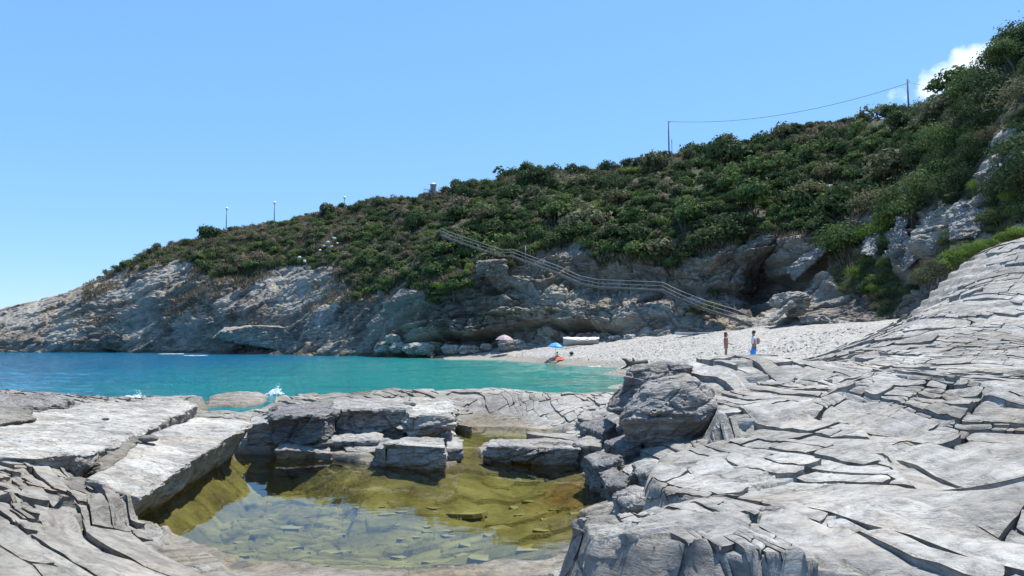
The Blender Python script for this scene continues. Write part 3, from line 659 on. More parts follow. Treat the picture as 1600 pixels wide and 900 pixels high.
# the jointed top beds: every joint-bounded block has its own tilted flat top, broken edge and open cracks
def beds():
    U = []; sizes = []
    R_ = random.Random(5)
    def split(a0, a1, b0, b1, depth, busy, out):
        w_, h_ = a1 - a0, b1 - b0
        if depth < 6 and h_ > .10 and R_.random() < (busy if depth else busy + .25) and w_ * h_ > .016:
            t = R_.uniform(.28, .72)
            if w_ * R_.uniform(.5, 1.2) > h_ * 2.6:
                m = a0 + w_ * t; split(a0, m, b0, b1, depth + 1, busy * .93, out); split(m, a1, b0, b1, depth + 1, busy * .93, out)
            else:
                m = b0 + h_ * t; split(a0, a1, b0, m, depth + 1, busy * .93, out); split(a0, a1, m, b1, depth + 1, busy * .93, out)
        else: out.append((a0, a1, b0, b1, depth))
    res = []
    for (th, reg, skew, wrp) in ((R(-60), 'r', .30, .42), (R(-34), 'l', .12, .35)):
        ct, st = math.cos(th), math.sin(th); cells = []
        b = -24.0; row = 0
        while b < 50:
            hb = R_.choice([.12, .18, .26, .36, .5, .7]) * R_.uniform(.85, 1.2) if reg == 'r' else R_.uniform(.16, .6); a = -34.0 + R_.random(); rowoff = R_.gauss(0, 1)
            while a < 34:
                wa = R_.uniform(.9, 3.6); ca, cb = a + wa / 2, b + hb / 2; cb2 = cb - skew * ca
                x = ca * ct - cb2 * st; y = ca * st + cb2 * ct
                if 4 < y < 33 and abs(x) < .95 * y + 1 and ((x > -1.3) == (reg == 'r')):
                    nb = float(noise(np.array([x * .28]), np.array([y * .28]), np.array([3.]), 9)[0])
                    out = []; split(a, a + wa, b, b + hb, 0, max(.15, min(.94, .66 + .75 * nb)) if y < 20 else .62, out); cells += [o + (rowoff, nb, x, y) for o in out]
                a += wa
            b += hb
        cells = np.array(cells); n = len(cells); ctr = (cells[:, 0:1] + cells[:, 1:2]) / 2, (cells[:, 2:3] + cells[:, 3:4]) / 2
        def to_xy(a, b):
            wa = wrp * fbm(a * .35, b * .35, 0 * a, 3, 501) + .030 * fbm(a * 2.6, b * 2.6, 0 * a, 3, 503); wb = wrp * fbm(a * .35, b * .35, 0 * a + 7, 3, 502) + .030 * fbm(a * 2.6, b * 2.6, 0 * a + 7, 3, 504)
            b2 = b - skew * a
            return a * ct - b2 * st + wa, a * st + b2 * ct + wb
        cx, cy = to_xy(*ctr); cx, cy = cx[:, 0], cy[:, 0]
        zc = ground(cx[None], cy[None], 0)[0]
        zs = ground(cx[None], cy[None], -1)[0]; e_ = .45
        gxx = (ground((cx + e_)[None], cy[None], -1)[0] - ground((cx - e_)[None], cy[None], -1)[0]) / (2 * e_); gyy = (ground(cx[None], (cy + e_)[None], -1)[0] - ground(cx[None], (cy - e_)[None], -1)[0]) / (2 * e_)
        gl = np.hypot(gxx, gyy); lim_ = np.minimum(1, .45 / np.maximum(gl, 1e-6)); gxx *= lim_; gyy *= lim_
        ok = (poly_sdf(cx, cy, landp) < -.5) & (poly_sdf(cx, cy, poolp) > .32 + 1.3 * ((cx < -2.2) & (cy > 11.2))) & (poly_sdf(cx, cy, pool2p) > .28) & (zc > .14) & (gl < .62 + .8 * (cy < 15))
        g_ = np.random.default_rng(3)
        wA, hB = cells[:, 1] - cells[:, 0], cells[:, 3] - cells[:, 2]; sz = np.sqrt(wA * hB); ok &= sz > .06
        amp = (1.0 if reg == 'r' else .6) * np.interp(cy, [5, 14, 18, 30], [1.0, 1.2, .7, .5])
        low = sstep(.15, .5, zc)
        blocky = .45 + 1.7 * sstep(.0, .5, cells[:, 6]); amp = amp * blocky
        off_ = ((g_.random(n) - .5) * .55 + .45 * cells[:, 5]) * .062 * np.minimum(1, sz / .7) ** .8 * amp * (.3 + .7 * low)
        tx_, ty_ = g_.normal(0, .028, n) * amp, g_.normal(-.020, .032, n) * amp
        lat = np.clip(g_.random(n) ** 1.5, .05, 1)
        m = ok; idx = np.nonzero(m)[0]
        t = np.array([0, .045, .13, .25, .38, .5, .62, .75, .87, .955, 1.0]); k = len(t)
        c = cells[idx]; gap = (.0015 + .008 * lat[idx] * np.exp(-c[:, 4] * .25)) * np.interp(cy[idx], [6, 20], [1, 1.1])
        gap = np.where(g_.random(len(idx)) < .5, .0015, gap); gap = np.minimum(gap, .12 * np.minimum(wA, hB)[idx])
        ga = np.where(g_.random(len(idx)) < .75, .0012, gap * .8); A0, A1, B0, B1 = c[:, 0] + ga, c[:, 1] - ga, c[:, 2] + gap, c[:, 3] - gap
        uu, vv = np.meshgrid(t, t, indexing='ij')
        a = A0[:, None, None] + (A1 - A0)[:, None, None] * uu; b = B0[:, None, None] + (B1 - B0)[:, None, None] * vv
        # clip corners: irregular outlines
        cut = g_.random((len(idx), 4)) ** 2 * .16
        for q, (su, sv) in enumerate(((0, 0), (0, 1), (1, 0), (1, 1))):
            du = np.abs(uu - su); dv = np.abs(vv - sv); f = np.clip(1 - (du + dv) / .55, 0, 1)[None] * cut[:, q, None, None]
            a = a + (1 if su == 0 else -1) * f * (A1 - A0)[:, None, None] * .5; b = b + (1 if sv == 0 else -1) * f * (B1 - B0)[:, None, None] * .5
        x, y = to_xy(a, b); dx, dy = x - cx[idx][:, None, None], y - cy[idx][:, None, None]
        zsm = ground(x.reshape(len(idx), -1), y.reshape(len(idx), -1), -1).reshape(x.shape)
        z = zsm + (zc - zs)[idx][:, None, None] + tx_[idx][:, None, None] * dx + ty_[idx][:, None, None] * dy + off_[idx][:, None, None] + .015
        z = z + (.018 * fbm(x * 2.3, y * 2.3, 0 * x, 3, 511) + .007 * fbm(x * 9, y * 13, 0 * x, 2, 512)) * np.minimum(1, sz[idx] / .3)[:, None, None]
        ed = np.minimum(np.minimum(uu, 1 - uu)[None] * (A1 - A0)[:, None, None], np.minimum(vv, 1 - vv)[None] * (B1 - B0)[:, None, None])
        wear = (.5 + .8 * noise(x * 5, y * 5, z * 0, 513).clip(-.5, 1))
        z = z - .018 * np.clip(1 - ed / .03, 0, 1) ** 2 * wear
        nb = len(idx)
        top = np.stack([x, y, z], -1).reshape(nb, k * k, 3)
        ring = [i * k for i in range(k)] + [(k - 1) * k + j for j in range(1, k)] + [i * k + k - 1 for i in range(k - 2, -1, -1)] + [j for j in range(k - 2, 0, -1)]
        ring = np.array(ring); L_ = len(ring); rp_ = top[:, ring]; cc = np.stack([cx[idx], cy[idx]], -1)[:, None]
        dirn = rp_[..., :2] - cc; dirn /= np.linalg.norm(dirn, axis=2, keepdims=True) + 1e-6
        parts = [top]
        for dpt in (.03, .07, .13, .22, .5):
            q = rp_.copy(); q[..., 2] -= dpt; s_ = q[..., 2] + .1 * q[..., 0]
            inn = -.004 - .022 * step1(s_ * 14, 515, 5) - .014 * noise(q[..., 0] * 6, q[..., 1] * 6, q[..., 2] * 14, 516)
            if dpt > .4: inn = inn - .03
            q[..., :2] += dirn * (inn * np.minimum(1, sz[idx] / .3)[:, None])[..., None]; parts.append(q)
        V = np.concatenate(parts, 1); pv = V.shape[1]
        fc = grid_faces(k, k); ii = np.arange(L_); jj = (ii + 1) % L_
        fl = [fc, np.stack([ring[ii], k * k + ii, k * k + jj, ring[jj]], -1)]
        for q in range(4): o_ = k * k + q * L_; fl.append(np.stack([o_ + ii, o_ + L_ + ii, o_ + L_ + jj, o_ + jj], -1))
        fl = np.concatenate(fl)
        FF = (fl[None] + (np.arange(nb) * pv)[:, None, None]).reshape(-1, 4)
        tone = np.repeat(np.clip(.5 + .22 * g_.standard_normal(nb) - .9 * off_[idx] * 0, 0, 1), pv)
        res.append((V.reshape(-1, 3), FF, tone)); print('BLOCKS', reg, nb)
    V = np.concatenate([res[0][0], res[1][0]]); Fq = np.concatenate([res[0][1], res[1][1] + len(res[0][0])]); T = np.concatenate([res[0][2], res[1][2]])
    tag(mesh_from('jointed_bedrock', V, Fq, M_bed, smooth=False, attrs={'tone': T}), kind='structure')
beds()
# water of the two pools
pw = MB(); pw.bm.faces.new([pw.bm.verts.new(v) for v in ((-7.5, 7.2, 0), (3.2, 7.2, 0), (3.2, 18.6, 0), (-7.5, 18.6, 0))])
tag(pw.build('rock_pool_water', M_pool), kind='structure')
pw = MB(); pw.bm.faces.new([pw.bm.verts.new(v) for v in ((-2.2, 18.62, .03), (3.0, 18.62, .03), (3.0, 23.1, .03), (-2.2, 23.1, .03))])
tag(pw.build('upper_pool_water', M_pool), kind='structure')

# ------------------------------------------------------------------ separate rocks
def rock(name, pts, label, mat, voxel=.035, cat='rock', group=None, rough=1.0, bedding=(0, -.12), topk=.6):
    """convex hull of the corners -> voxel mesh -> bedding ledges and joints pushed into it"""
    bm = bmesh.new()
    for p in pts: bm.verts.new(p)
    bmesh.ops.convex_hull(bm, input=bm.verts)
    me = bpy.data.meshes.new(name); bm.to_mesh(me); bm.free()
    o = bpy.data.objects.new(name, me); C.objects.link(o)
    md = o.modifiers.new('r', 'REMESH'); md.mode = 'VOXEL'; md.voxel_size = voxel; sm_ = o.modifiers.new('s', 'SMOOTH'); sm_.factor = .5; sm_.iterations = 4
    dg = bpy.context.evaluated_depsgraph_get(); ev = o.evaluated_get(dg)
    me2 = bpy.data.meshes.new_from_object(ev); o.modifiers.clear(); o.data = me2; bpy.data.meshes.remove(me)
    n = len(me2.vertices); V = np.empty(n * 3, np.float32); me2.vertices.foreach_get('co', V); V = V.reshape(-1, 3).astype(float)
    Nv = np.empty(n * 3, np.float32); me2.vertices.foreach_get('normal', Nv); Nv = Nv.reshape(-1, 3).astype(float)
    x, y, z = V.T; S = max(np.ptp(x), np.ptp(z), .3); q = min(1.0, S / 2.0) * rough
    wz = fbm(x * .8, y * .8, z * .8, 3, 401)
    s = z + bedding[0] * y + bedding[1] * x + .10 * wz
    side = 1 - np.abs(Nv[:, 2])
    L_ = (step1(s * 7, 402, 4) - .5) * .10 + (step1(s * 17, 403, 4) - .5) * .05 + (step1(s * 3.1, 404, 7) - .5) * .14
    L_ = L_ * (.6 + .9 * noise(x * 1.5, y * 1.5, z * 1.5, 405) ** 2 * 2)
    f1, f2, cid, cb = vor3(x * 1.5 + .3 * wz, y * 1.5, s * 2.6, 406)
    g1, g2, gid, gb = vor3(x * 3.6, y * 3.6, s * 7, 407)
    blk = (cid - .5) * .18 - .06 * sstep(.12, 0, f2 - f1) + (gid - .5) * .06
    d = (L_ * (.15 + .85 * side) + blk * (.35 * topk + (1 - .35 * topk) * side) + (.09 * side + .05 * (1 - side)) * fbm(x * 1.1, y * 1.1, z * 1.1, 4, 408) + .02 * fbm(x * 6, y * 6, z * 6, 3, 409)) * q
    V = V + Nv * d[:, None]
    me2.vertices.foreach_set('co', V.astype(np.float32).ravel()); me2.update()
    me2.materials.clear(); me2.materials.append(mat)
    o.name = name; me2.name = name
    return tag(o, label, cat, group)
def slab(name, top, drop, label, mat=M_block, lean=(0, 0), **k):
    T = [Vector(atz(*p)) for p in top]
    c = sum(T, Vector()) / len(T)
    B = [Vector((p.x + lean[0], p.y + lean[1], drop if drop > -5 else 0)) for p in T]
    return rock(name, T + B, label, mat, **k)
slab('rock_slab', [(-70,712,1.08),(60,713,1.06),(150,708,.96),(172,688,.94),(255,655,.90),(313,632,.80),(285,625,.82),(130,632,.95),(40,654,1.08),(-40,658,1.14)], -.2,
     'huge pale grey slab sloping from the left edge to the sea, dark fractured right edge', M_slab, lean=(-.75, 0.25), voxel=.045, rough=.8, topk=.5)
slab('rock_slab', [(140,748,.70),(185,770,.55),(222,779,.44),(300,722,.62),(392,662,.80),(370,656,.84),(312,653,.93),(250,672,.92)], -.7,
     'long tilted pale slab with a black undercut face along the left side of the pool', M_slab, lean=(-.95, .42), voxel=.035, rough=.5, topk=.3)
slab('rock_slab', [(-90,622,1.2),(0,612,1.22),(60,616,1.08),(112,624,.86),(100,632,.80),(-90,650,.95)], 0,
     'brown layered rock shelf at the far left edge above the blue sea', M_dark, voxel=.05, rough=1.4)
slab('rock_slab', [(20,668,1.05),(70,662,1.0),(100,676,.95),(60,690,.95),(0,690,1.0)], .2, 'small dark cracked slab sitting on the left edge in front of the huge pale slab', M_dark, voxel=.04)
for pts, dr, lab in [([(-40,758,.78),(70,750,.74),(145,748,.64),(110,768,.60),(-40,780,.70)], .2, 'thin grey ledge below the huge pale slab, near the left edge'),
    ([(40,688,1.08),(120,690,1.02),(150,700,.94),(60,712,1.0),(10,706,1.06)], .4, 'broken plate leaning on the front of the huge pale slab'),
    ([(150,716,.86),(196,690,.90),(214,680,.90),(190,712,.80),(160,736,.72)], .1, 'stack of small broken plates in the cleft left of the long tilted slab'),
    ([(-40,640,1.26),(40,636,1.22),(60,652,1.16),(0,664,1.14),(-40,666,1.2)], .4, 'dark blocky shelf at the left edge behind the huge pale slab')]:
    slab('rock_ledge', pts, dr, lab, M_bed, lean=(-.12, .30), voxel=.03, rough=1.2, topk=.8)
slab('rock_block', [(612,691,.52),(697,699,.50),(694,684,.50),(640,682,.52),(603,693,.50)], -.6, 'square grey block rising straight out of the pool in the centre', M_block, voxel=.026, rough=.7)
slab('rock_block', [(585,700,.36),(602,702,.38),(612,686,.52),(598,684,.50)], -.6, 'narrow upright slice of rock split from the square block on its left', M_block, voxel=.022, rough=.5)
slab('rock_block', [(636,649,.97),(706,651,.95),(707,622,.92),(640,619,.94)], .1, 'white topped stepped block directly behind the square pool block', M_slab, voxel=.036, rough=1.1)
slab('rock_block', [(648,672,.62),(704,672,.60),(704,655,.70),(650,655,.70)], -.1, 'low ledge wedged between the square block and the white topped block', M_block, voxel=.028)
slab('rock_block', [(524,641,.98),(580,640,1.0),(640,638,1.02),(640,620,.92),(520,627,.86)], .1, 'dark fronted ledge block under the pale flat top, behind the low pool steps', M_block, voxel=.034)
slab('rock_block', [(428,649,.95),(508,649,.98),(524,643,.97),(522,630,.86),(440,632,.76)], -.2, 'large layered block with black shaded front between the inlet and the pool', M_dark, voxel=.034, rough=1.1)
slab('rock_block', [(386,662,.72),(428,658,.78),(432,650,.78),(395,651,.74)], -.2, 'small dark block beside the upper end of the long tilted slab', M_block, voxel=.03)
slab('rock_ledge', [(500,688,.38),(598,689,.36),(596,677,.42),(515,676,.42)], -.3, 'stepped low ledge left of the square block, upper step', M_block, voxel=.028, cat='rock')
slab('rock_ledge', [(540,704,.20),(590,706,.20),(590,690,.28),(530,690,.28)], -.4, 'lowest thin step at the waterline left of the square block', M_block, voxel=.025, cat='rock')
slab('rock_ledge', [(430,702,.22),(520,708,.14),(515,692,.30),(440,690,.32)], -.4, 'smooth curved rock apron under the black shaded block at the pool edge', M_block, voxel=.03, cat='rock')
slab('rock_ledge', [(697,700,.34),(724,701,.28),(724,686,.34),(697,684,.44)], -.3, 'thin layered step right of the square block beside the sandy channel', M_block, voxel=.024, cat='rock')
slab('rock_slab', [(758,695,.36),(830,700,.36),(906,702,.36),(905,688,.42),(830,687,.42),(766,686,.40)], -.5, 'long low bar of rock lying between the big pool and the small upper pool', M_block, voxel=.026, rough=.9)
slab('rock_slab', [(895,692,.46),(940,698,.46),(944,682,.50),(915,679,.50)], .0, 'flat light slab at the right end of the long low bar', M_bed, voxel=.028)
for pts, dr, lab in [
    ([(910,712,.52),(940,704,.58),(968,712,.66),(955,726,.56),(925,728,.46)], -.4, 'dark jagged block at the right corner of the pool below the flat light slab'),
    ([(932,736,.42),(960,728,.50),(985,742,.56),(972,758,.48),(945,760,.36)], -.5, 'black shaded stump of rock above the brown weed of the pool'),
    ([(958,772,.42),(990,758,.56),(1020,768,.62),(1000,786,.52),(972,788,.40)], -.5, 'blue grey weathered boulder where the pool meets the big fractured slab'),
    ([(985,725,.62),(1010,716,.75),(1040,726,.85),(1010,742,.68)], .0, 'angular block leaning on the left end of the big fractured slab'),
    ([(948,690,.62),(985,676,.75),(1005,690,.78),(975,704,.62)], .1, 'pitted rock at the foot of the round dark boulder'),
    ([(905,664,.60),(935,650,.80),(965,660,.82),(940,678,.62)], .1, 'dark spiky rock at the right end of the upper pool'),
    ([(900,652,.55),(950,634,.75),(965,640,.72),(925,656,.55)], .2, 'pale cracked slab behind the spiky rock near the sea')]:
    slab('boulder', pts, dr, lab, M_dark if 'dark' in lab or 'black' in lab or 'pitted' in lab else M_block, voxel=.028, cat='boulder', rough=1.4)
def ellip(c, r, n=60, cut=None, sq=2.0):
    P = []
    for i in range(n):
        t = math.acos(1 - 2 * (i + .5) / n); p = math.pi * (1 + 5 ** .5) * i
        f = lambda v: math.copysign(abs(v) ** (2 / sq), v)
        P.append((c[0] + r[0] * f(math.cos(p) * math.sin(t)), c[1] + r[1] * f(math.sin(p) * math.sin(t)), c[2] + r[2] * f(math.cos(t))))
    return P
c0 = atY(1046, 648, 14.6)
P = ellip(c0, (.95, 1.0, .86), 46)
P = [(x - .35 * max(0, z - c0[2] + .3) * 0 + .22 * (z - c0[2]), y + .30 * (c0[2] - z) * (1 if z < c0[2] else .2), z) for x, y, z in P]
rock('boulder', P, 'big round dark grey boulder standing above the right side of the pool', M_block, .03, 'boulder', rough=.8)
P = [atY(px, py, Y) for px, py, Y in [(992,569,17),(1030,564,18),(1075,570,18.5),(948,643,16.5),(1010,655,16.5),(1060,640,17),(985,580,19.5),(950,640,19),(1100,580,20),(1090,640,20)]]
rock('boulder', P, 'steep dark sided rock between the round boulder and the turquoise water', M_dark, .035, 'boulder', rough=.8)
slab('rock_block', [(897,814,.86),(930,806,.92),(962,804,.95),(966,818,.92),(960,836,.84),(915,838,.78)], -.3, 'tall block with black left side at the near right corner of the pool', M_bed, lean=(.06, -.12), voxel=.02, rough=.6)
slab('rock_block', [(976,822,.90),(985,806,.95),(1080,806,1.0),(1110,830,.98),(1010,846,.86)], .0, 'wide block right of the black wedge shaped cleft', M_bed, lean=(.04, -.15), voxel=.022, rough=.6)
for i, (px, py, z_, sc, lab) in enumerate([(640,631,1.06,.22,'small loose white stone lying on the pale ledge behind the square block'),
        (165,655,1.14,.10,'small dark stone lying on the huge pale slab'),(233,685,.93,.20,'reddish flat stone in the cleft between the two pale slabs'),
        (1212,800,1.08,.2,'triangular loose stone on the near right bedrock'),(920,742,.10,.18,'small pale boulder standing in the right corner of the pool')]):
    c = atz(px, py, z_); rock('loose_stone', ellip(c, (sc, sc * .7, sc * .4), 16), lab, M_boulder if i in (0, 4) else M_dark, .02, 'stone', rough=.8)
# submerged flat stones on the pool floor
M_sub = plain('submerged_stone', (.23, .215, .11), .9, var=.35, scale=2.2)
subs = []
for _ in range(4000):
    if len(subs) >= 80: break
    x, y = random.uniform(-5.2, 1.4), random.uniform(8.7, 14.5)
    if poly_sdf(np.array([x]), np.array([y]), poolp)[0] > -.45: continue
    r = random.choice([.10, .13, .17, .22, .30, .42]) * random.uniform(.8, 1.1)
    if any((x - a) ** 2 + (y - b) ** 2 < (.75 * (r + c)) ** 2 for a, b, c in subs): continue
    subs.append((x, y, r))
subz = ground(np.array([[q[0] for q in subs]]), np.array([[q[1] for q in subs]]))[0]
for si_, (x, y, r) in enumerate(subs):
    n = random.randint(5, 8); a0 = random.random() * 6; asp = random.uniform(.35, .8); bm = bmesh.new(); top = []
    for lev in (0, 1):
        for k in range(n):
            t = a0 + 2 * math.pi * k / n + random.uniform(-.25, .25); rr = r * random.uniform(.6, 1.25)
            if lev == 0: top.append((t, rr))
            t, rr = top[k]
            bm.verts.new((math.cos(t) * rr * (1 - .08 * lev), math.sin(t) * rr * asp * (1 - .08 * lev), (-.07, .006)[lev]))
    bmesh.ops.convex_hull(bm, input=bm.verts); me = bpy.data.meshes.new('submerged_stone'); bm.to_mesh(me); bm.free(); me.materials.append(M_sub)
    o = bpy.data.objects.new('submerged_stone', me); C.objects.link(o)
    o.location = (x, y, float(subz[si_]) + .004); o.rotation_euler = (random.uniform(-.05, .05), random.uniform(-.05, .05), 0)
    sz = 'broad' if r > .3 else ('middling' if r > .18 else 'small')
    wh = 'near the close edge' if y < 10.3 else ('in the middle' if y < 12.3 else 'towards the far ledge')
    si = 'on the left' if x < -2.8 else ('in the centre' if x < -.6 else 'on the right')
    tag(o, f'{sz} flat algae covered stone under the pool water, {wh}, {si}', 'stone', 'flat stones on the floor of the rock pool')

# ------------------------------------------------------------------ stones on the beach
def stones_mesh(n, gen, name, mat, smin, smax):
    ico = bmesh.new(); bmesh.ops.create_icosphere(ico, subdivisions=1, radius=1); iv = np.array([v.co for v in ico.verts]); fc = np.array([[v.index for v in f.verts] for f in ico.faces]); ico.free()
    VV = []; FF = []
    for i in range(n):
        x, y, z = gen(); r = random.uniform(smin, smax) * random.uniform(.6, 1.2)
        J = iv * (1 + .25 * rng.standard_normal((len(iv), 1)) * .6); J = J * np.array([r, r * random.uniform(.5, .9), r * random.uniform(.3, .6)])
        t = random.random() * 6.3; c_, s_ = math.cos(t), math.sin(t)
        J = np.c_[J[:, 0] * c_ - J[:, 1] * s_, J[:, 0] * s_ + J[:, 1] * c_, J[:, 2]]
        VV.append(J + (x, y, z + r * .1)); FF.append(fc + len(iv) * i)
    return mesh_from(name, np.concatenate(VV), np.concatenate(FF), mat)
def gen_beach():
    while True:
        Y = 30 + 75 * random.random() ** 1.3; k = random.uniform(-.04, .5); x = k * Y; z = beach_z(x, Y)
        if z > .35: return x, Y, z
M_peb = plain('white_pebble', (.30, .29, .265), .9, var=.3, scale=.9)
tag(stones_mesh(4200, gen_beach, 'pebbles', M_peb, .04, .11), 'white and grey pebbles and cobbles scattered over the beach', 'pebbles', kind='stuff')
BB = [(655,545,2.6,1.0,'large pale boulder at the waterline under the dark cliff'),(706,546,1.6,.8,'dark cracked boulder right of the large pale boulder at the waterline'),(672,552,.6,.5,'white boulder in front of the large pale boulder'),
      (732,547,1.7,.7,'flat pale boulder where the beach begins'),(622,543,1.3,.9,'pale boulder left of the large waterline boulder'),(600,543,1.6,1.0,'white fallen block at the base of the leaning timber'),
      (614,530,1.4,.8,'pale fallen slab resting above the waterline boulders'),(800,540,2.0,1.0,'pale boulder beside the pinkish parasol'),(820,545,1.0,.45,'low pale boulder right of the pinkish parasol'),
      (960,529,1.0,.4,'grey boulder at the cliff foot right of the covered boat'),(985,528,.9,.5,'pale boulder at the cliff foot near the middle of the beach'),(760,542,.9,.5,'grey boulder against the cliff at the left end of the beach'),
      (1275,500,1.3,.6,'pale boulder at the back right of the beach'),(1245,488,1.0,.5,'small pale boulder under the leaning pillar of rock'),(1310,507,1.0,.5,'pale broken block beside the back of the beach'),
      (1236,470,2.2,1.0,'rounded brown grey outcrop above the leaning pillar')]
for px, py, wd, hg, lab in BB:
    Y = float(np.interp(px, cols, KY[0])) - 1.2; c = atY(px, py, Y)
    rock('boulder', ellip((c[0], c[1], c[2]), (wd, wd * .7, hg), 18, sq=3), lab, M_boulder, .09, 'boulder', rough=2.2)
P = [atY(px, py, Y) for px, py, Y in [(1236,468,75),(1246,476,75),(1212,500,74),(1200,503,74),(1226,480,76.5),(1205,505,76.5),(1240,470,76.5)]]
rock('boulder', P, 'grey pillar of rock leaning to the right beside the foot of the stairs', M_boulder, .1, 'boulder', rough=1)
# sea cave boulder and white outcrops in the green slope
for pts, lab, m in [([(345,518,134),(400,508,134),(455,512,134),(465,530,134),(440,548,133),(420,522,137),(350,512,139),(330,530,137),(455,510,139)], 'pale capped boulder overhanging the black sea cave', M_cliff),
        ([(1346,398,80),(1366,402,79),(1384,346,86),(1368,342,87),(1350,375,86)], 'narrow grey white rock fin left of the paired fins in the ravine wall', M_out),
        ([(1392,400,76),(1412,412,75),(1420,340,80),(1398,336,81),(1404,370,82)], 'grey white rock fin in the middle of the ravine wall', M_out),
        ([(1408,430,73),(1440,400,71),(1475,322,73),(1450,330,75),(1414,385,75),(1450,400,77)], 'tallest grey white rock fin in the ravine wall', M_out),
        ([(1482,375,60),(1530,372,58),(1545,330,60),(1500,312,62),(1488,340,63),(1550,350,63)], 'broad grey rock face under the hanging bushes on the right', M_out),
        ([(1516,272,60),(1600,245,56),(1620,290,54),(1600,300,55),(1530,290,59),(1600,250,62)], 'long grey rock ledge jutting from the bushes near the right edge', M_out),
        ([(1552,222,64),(1580,205,63),(1600,215,62),(1600,240,60),(1560,245,63),(1590,220,68)], 'small grey outcrop high among the bushes near the right edge', M_out),
        ([(1395,300,88),(1425,275,86),(1430,300,85),(1400,330,86),(1425,290,92)], 'small grey rock showing between bushes on the steep right slope', M_out),
        ([(1250,286,110),(1350,278,107),(1352,300,106),(1255,302,109),(1300,282,113)], 'grey horizontal rock band half hidden in the upper bushes', M_out),
        ([(1225,420,93),(1290,375,90),(1294,390,88),(1240,440,91),(1270,420,96)], 'pale diagonal rib of rock left of the ravine', M_out)]:
    rock('rock_outcrop', [atY(p[0], p[1], p[2] - (4.5 if min(q[0] for q in pts) > 1300 else .6 if p[0] > 1210 else 0)) for p in pts], lab, m, .14, 'rock outcrop', rough=1.8)

# ------------------------------------------------------------------ shrubs
def crown_mesh(name, n, seed, leaf, mat, flat=.75, lumps=9, open_=.0):
    g = np.random.default_rng(seed)
    L_ = []
    for i in range(lumps):
        t = g.uniform(0, 2 * math.pi); rr = g.uniform(.15, .62) if i else 0
        L_.append((math.cos(t) * rr, math.sin(t) * rr, g.uniform(.35, 1.0) * flat * (1 - .45 * rr), g.uniform(.26, .48)))
    L_ = np.array(L_); idx = g.choice(lumps, n, p=L_[:, 3] ** 2 / np.sum(L_[:, 3] ** 2))
    d = g.standard_normal((n, 3)); d /= np.linalg.norm(d, axis=1)[:, None]; d[:, 2] = np.where(d[:, 2] < -.2, -d[:, 2] * .6, d[:, 2])
    rad = L_[idx, 3] * (g.uniform(.6, 1.0, n) ** .5) * (1 + .28 * g.standard_normal(n) * .5)
    P = L_[idx, :3] + d * rad[:, None]; P[:, 2] = np.maximum(P[:, 2], .02)
    if open_: keep = noise(P[:, 0] * 4, P[:, 1] * 4, P[:, 2] * 4, seed) > -1 + open_; P = P[keep]; d = d[keep]; idx = idx[keep]
    n = len(P)
    nn = d + .42 * g.standard_normal((n, 3)); nn /= np.linalg.norm(nn, axis=1)[:, None]
    a = np.cross(nn, g.standard_normal((n, 3))); a /= np.linalg.norm(a, axis=1)[:, None]; b = np.cross(nn, a)
    s = leaf * g.uniform(.6, 1.35, n)[:, None]
    V = np.stack([P - a * s * .5, P + a * s * .5 - b * s * .2, P + b * s * .9], 1).reshape(-1, 3)
    tone = np.repeat(np.clip(.5 + .35 * np.sin(idx * 2.4) + .25 * g.standard_normal(n), 0, 1), 3)
    return V, np.arange(3 * n).reshape(-1, 3), tone
def stems_mb(seed, spread=.5, top=.6, r=.03, n=5):
    g = random.Random(seed); mb = MB()
    for i in range(n):
        t = g.uniform(0, 6.28); q = g.uniform(.2, 1) * spread
        mb.tube([(g.uniform(-.05, .05), g.uniform(-.05, .05), -.35), (math.cos(t) * q * .4, math.sin(t) * q * .4, top * .4), (math.cos(t) * q, math.sin(t) * q, top)], [r, r * .7, r * .25], 5)
    return mb
protos = {}
KINDS = {'dark': (0, .75, 9, 0), 'green': (1, .75, 8, 0), 'olive': (2, .7, 9, .55), 'dry': (3, .6, 10, .7), 'bright': (4, .7, 8, .3)}
for kn, (mi, fl, lu, op) in KINDS.items():
    for v in range(3):
        for size, n, leaf in (('far', 1000, .115), ('near', 3600, .048)):
            V, Fc, tone = crown_mesh('foliage', n, hash((mi, v)) % 1000 + v * 31 + mi * 7, leaf, M_leaf[mi], fl + .12 * v, lu, op)
            protos[(kn, v, size)] = (V, Fc, tone)
meshes = {}
def get_meshes(kn, v, size):
    k = (kn, v, size)
    if k not in meshes:
        V, Fc, tone = protos[k]
        o = mesh_from('foliage', V, Fc, M_leaf[KINDS[kn][0]], attrs={'tone': tone}); me = o.data; bpy.data.objects.remove(o)
        s_ = stems_mb(v * 5 + 1).build('stems', M_bark); ms = s_.data; bpy.data.objects.remove(s_)
        meshes[k] = (me, ms)
    return meshes[k]
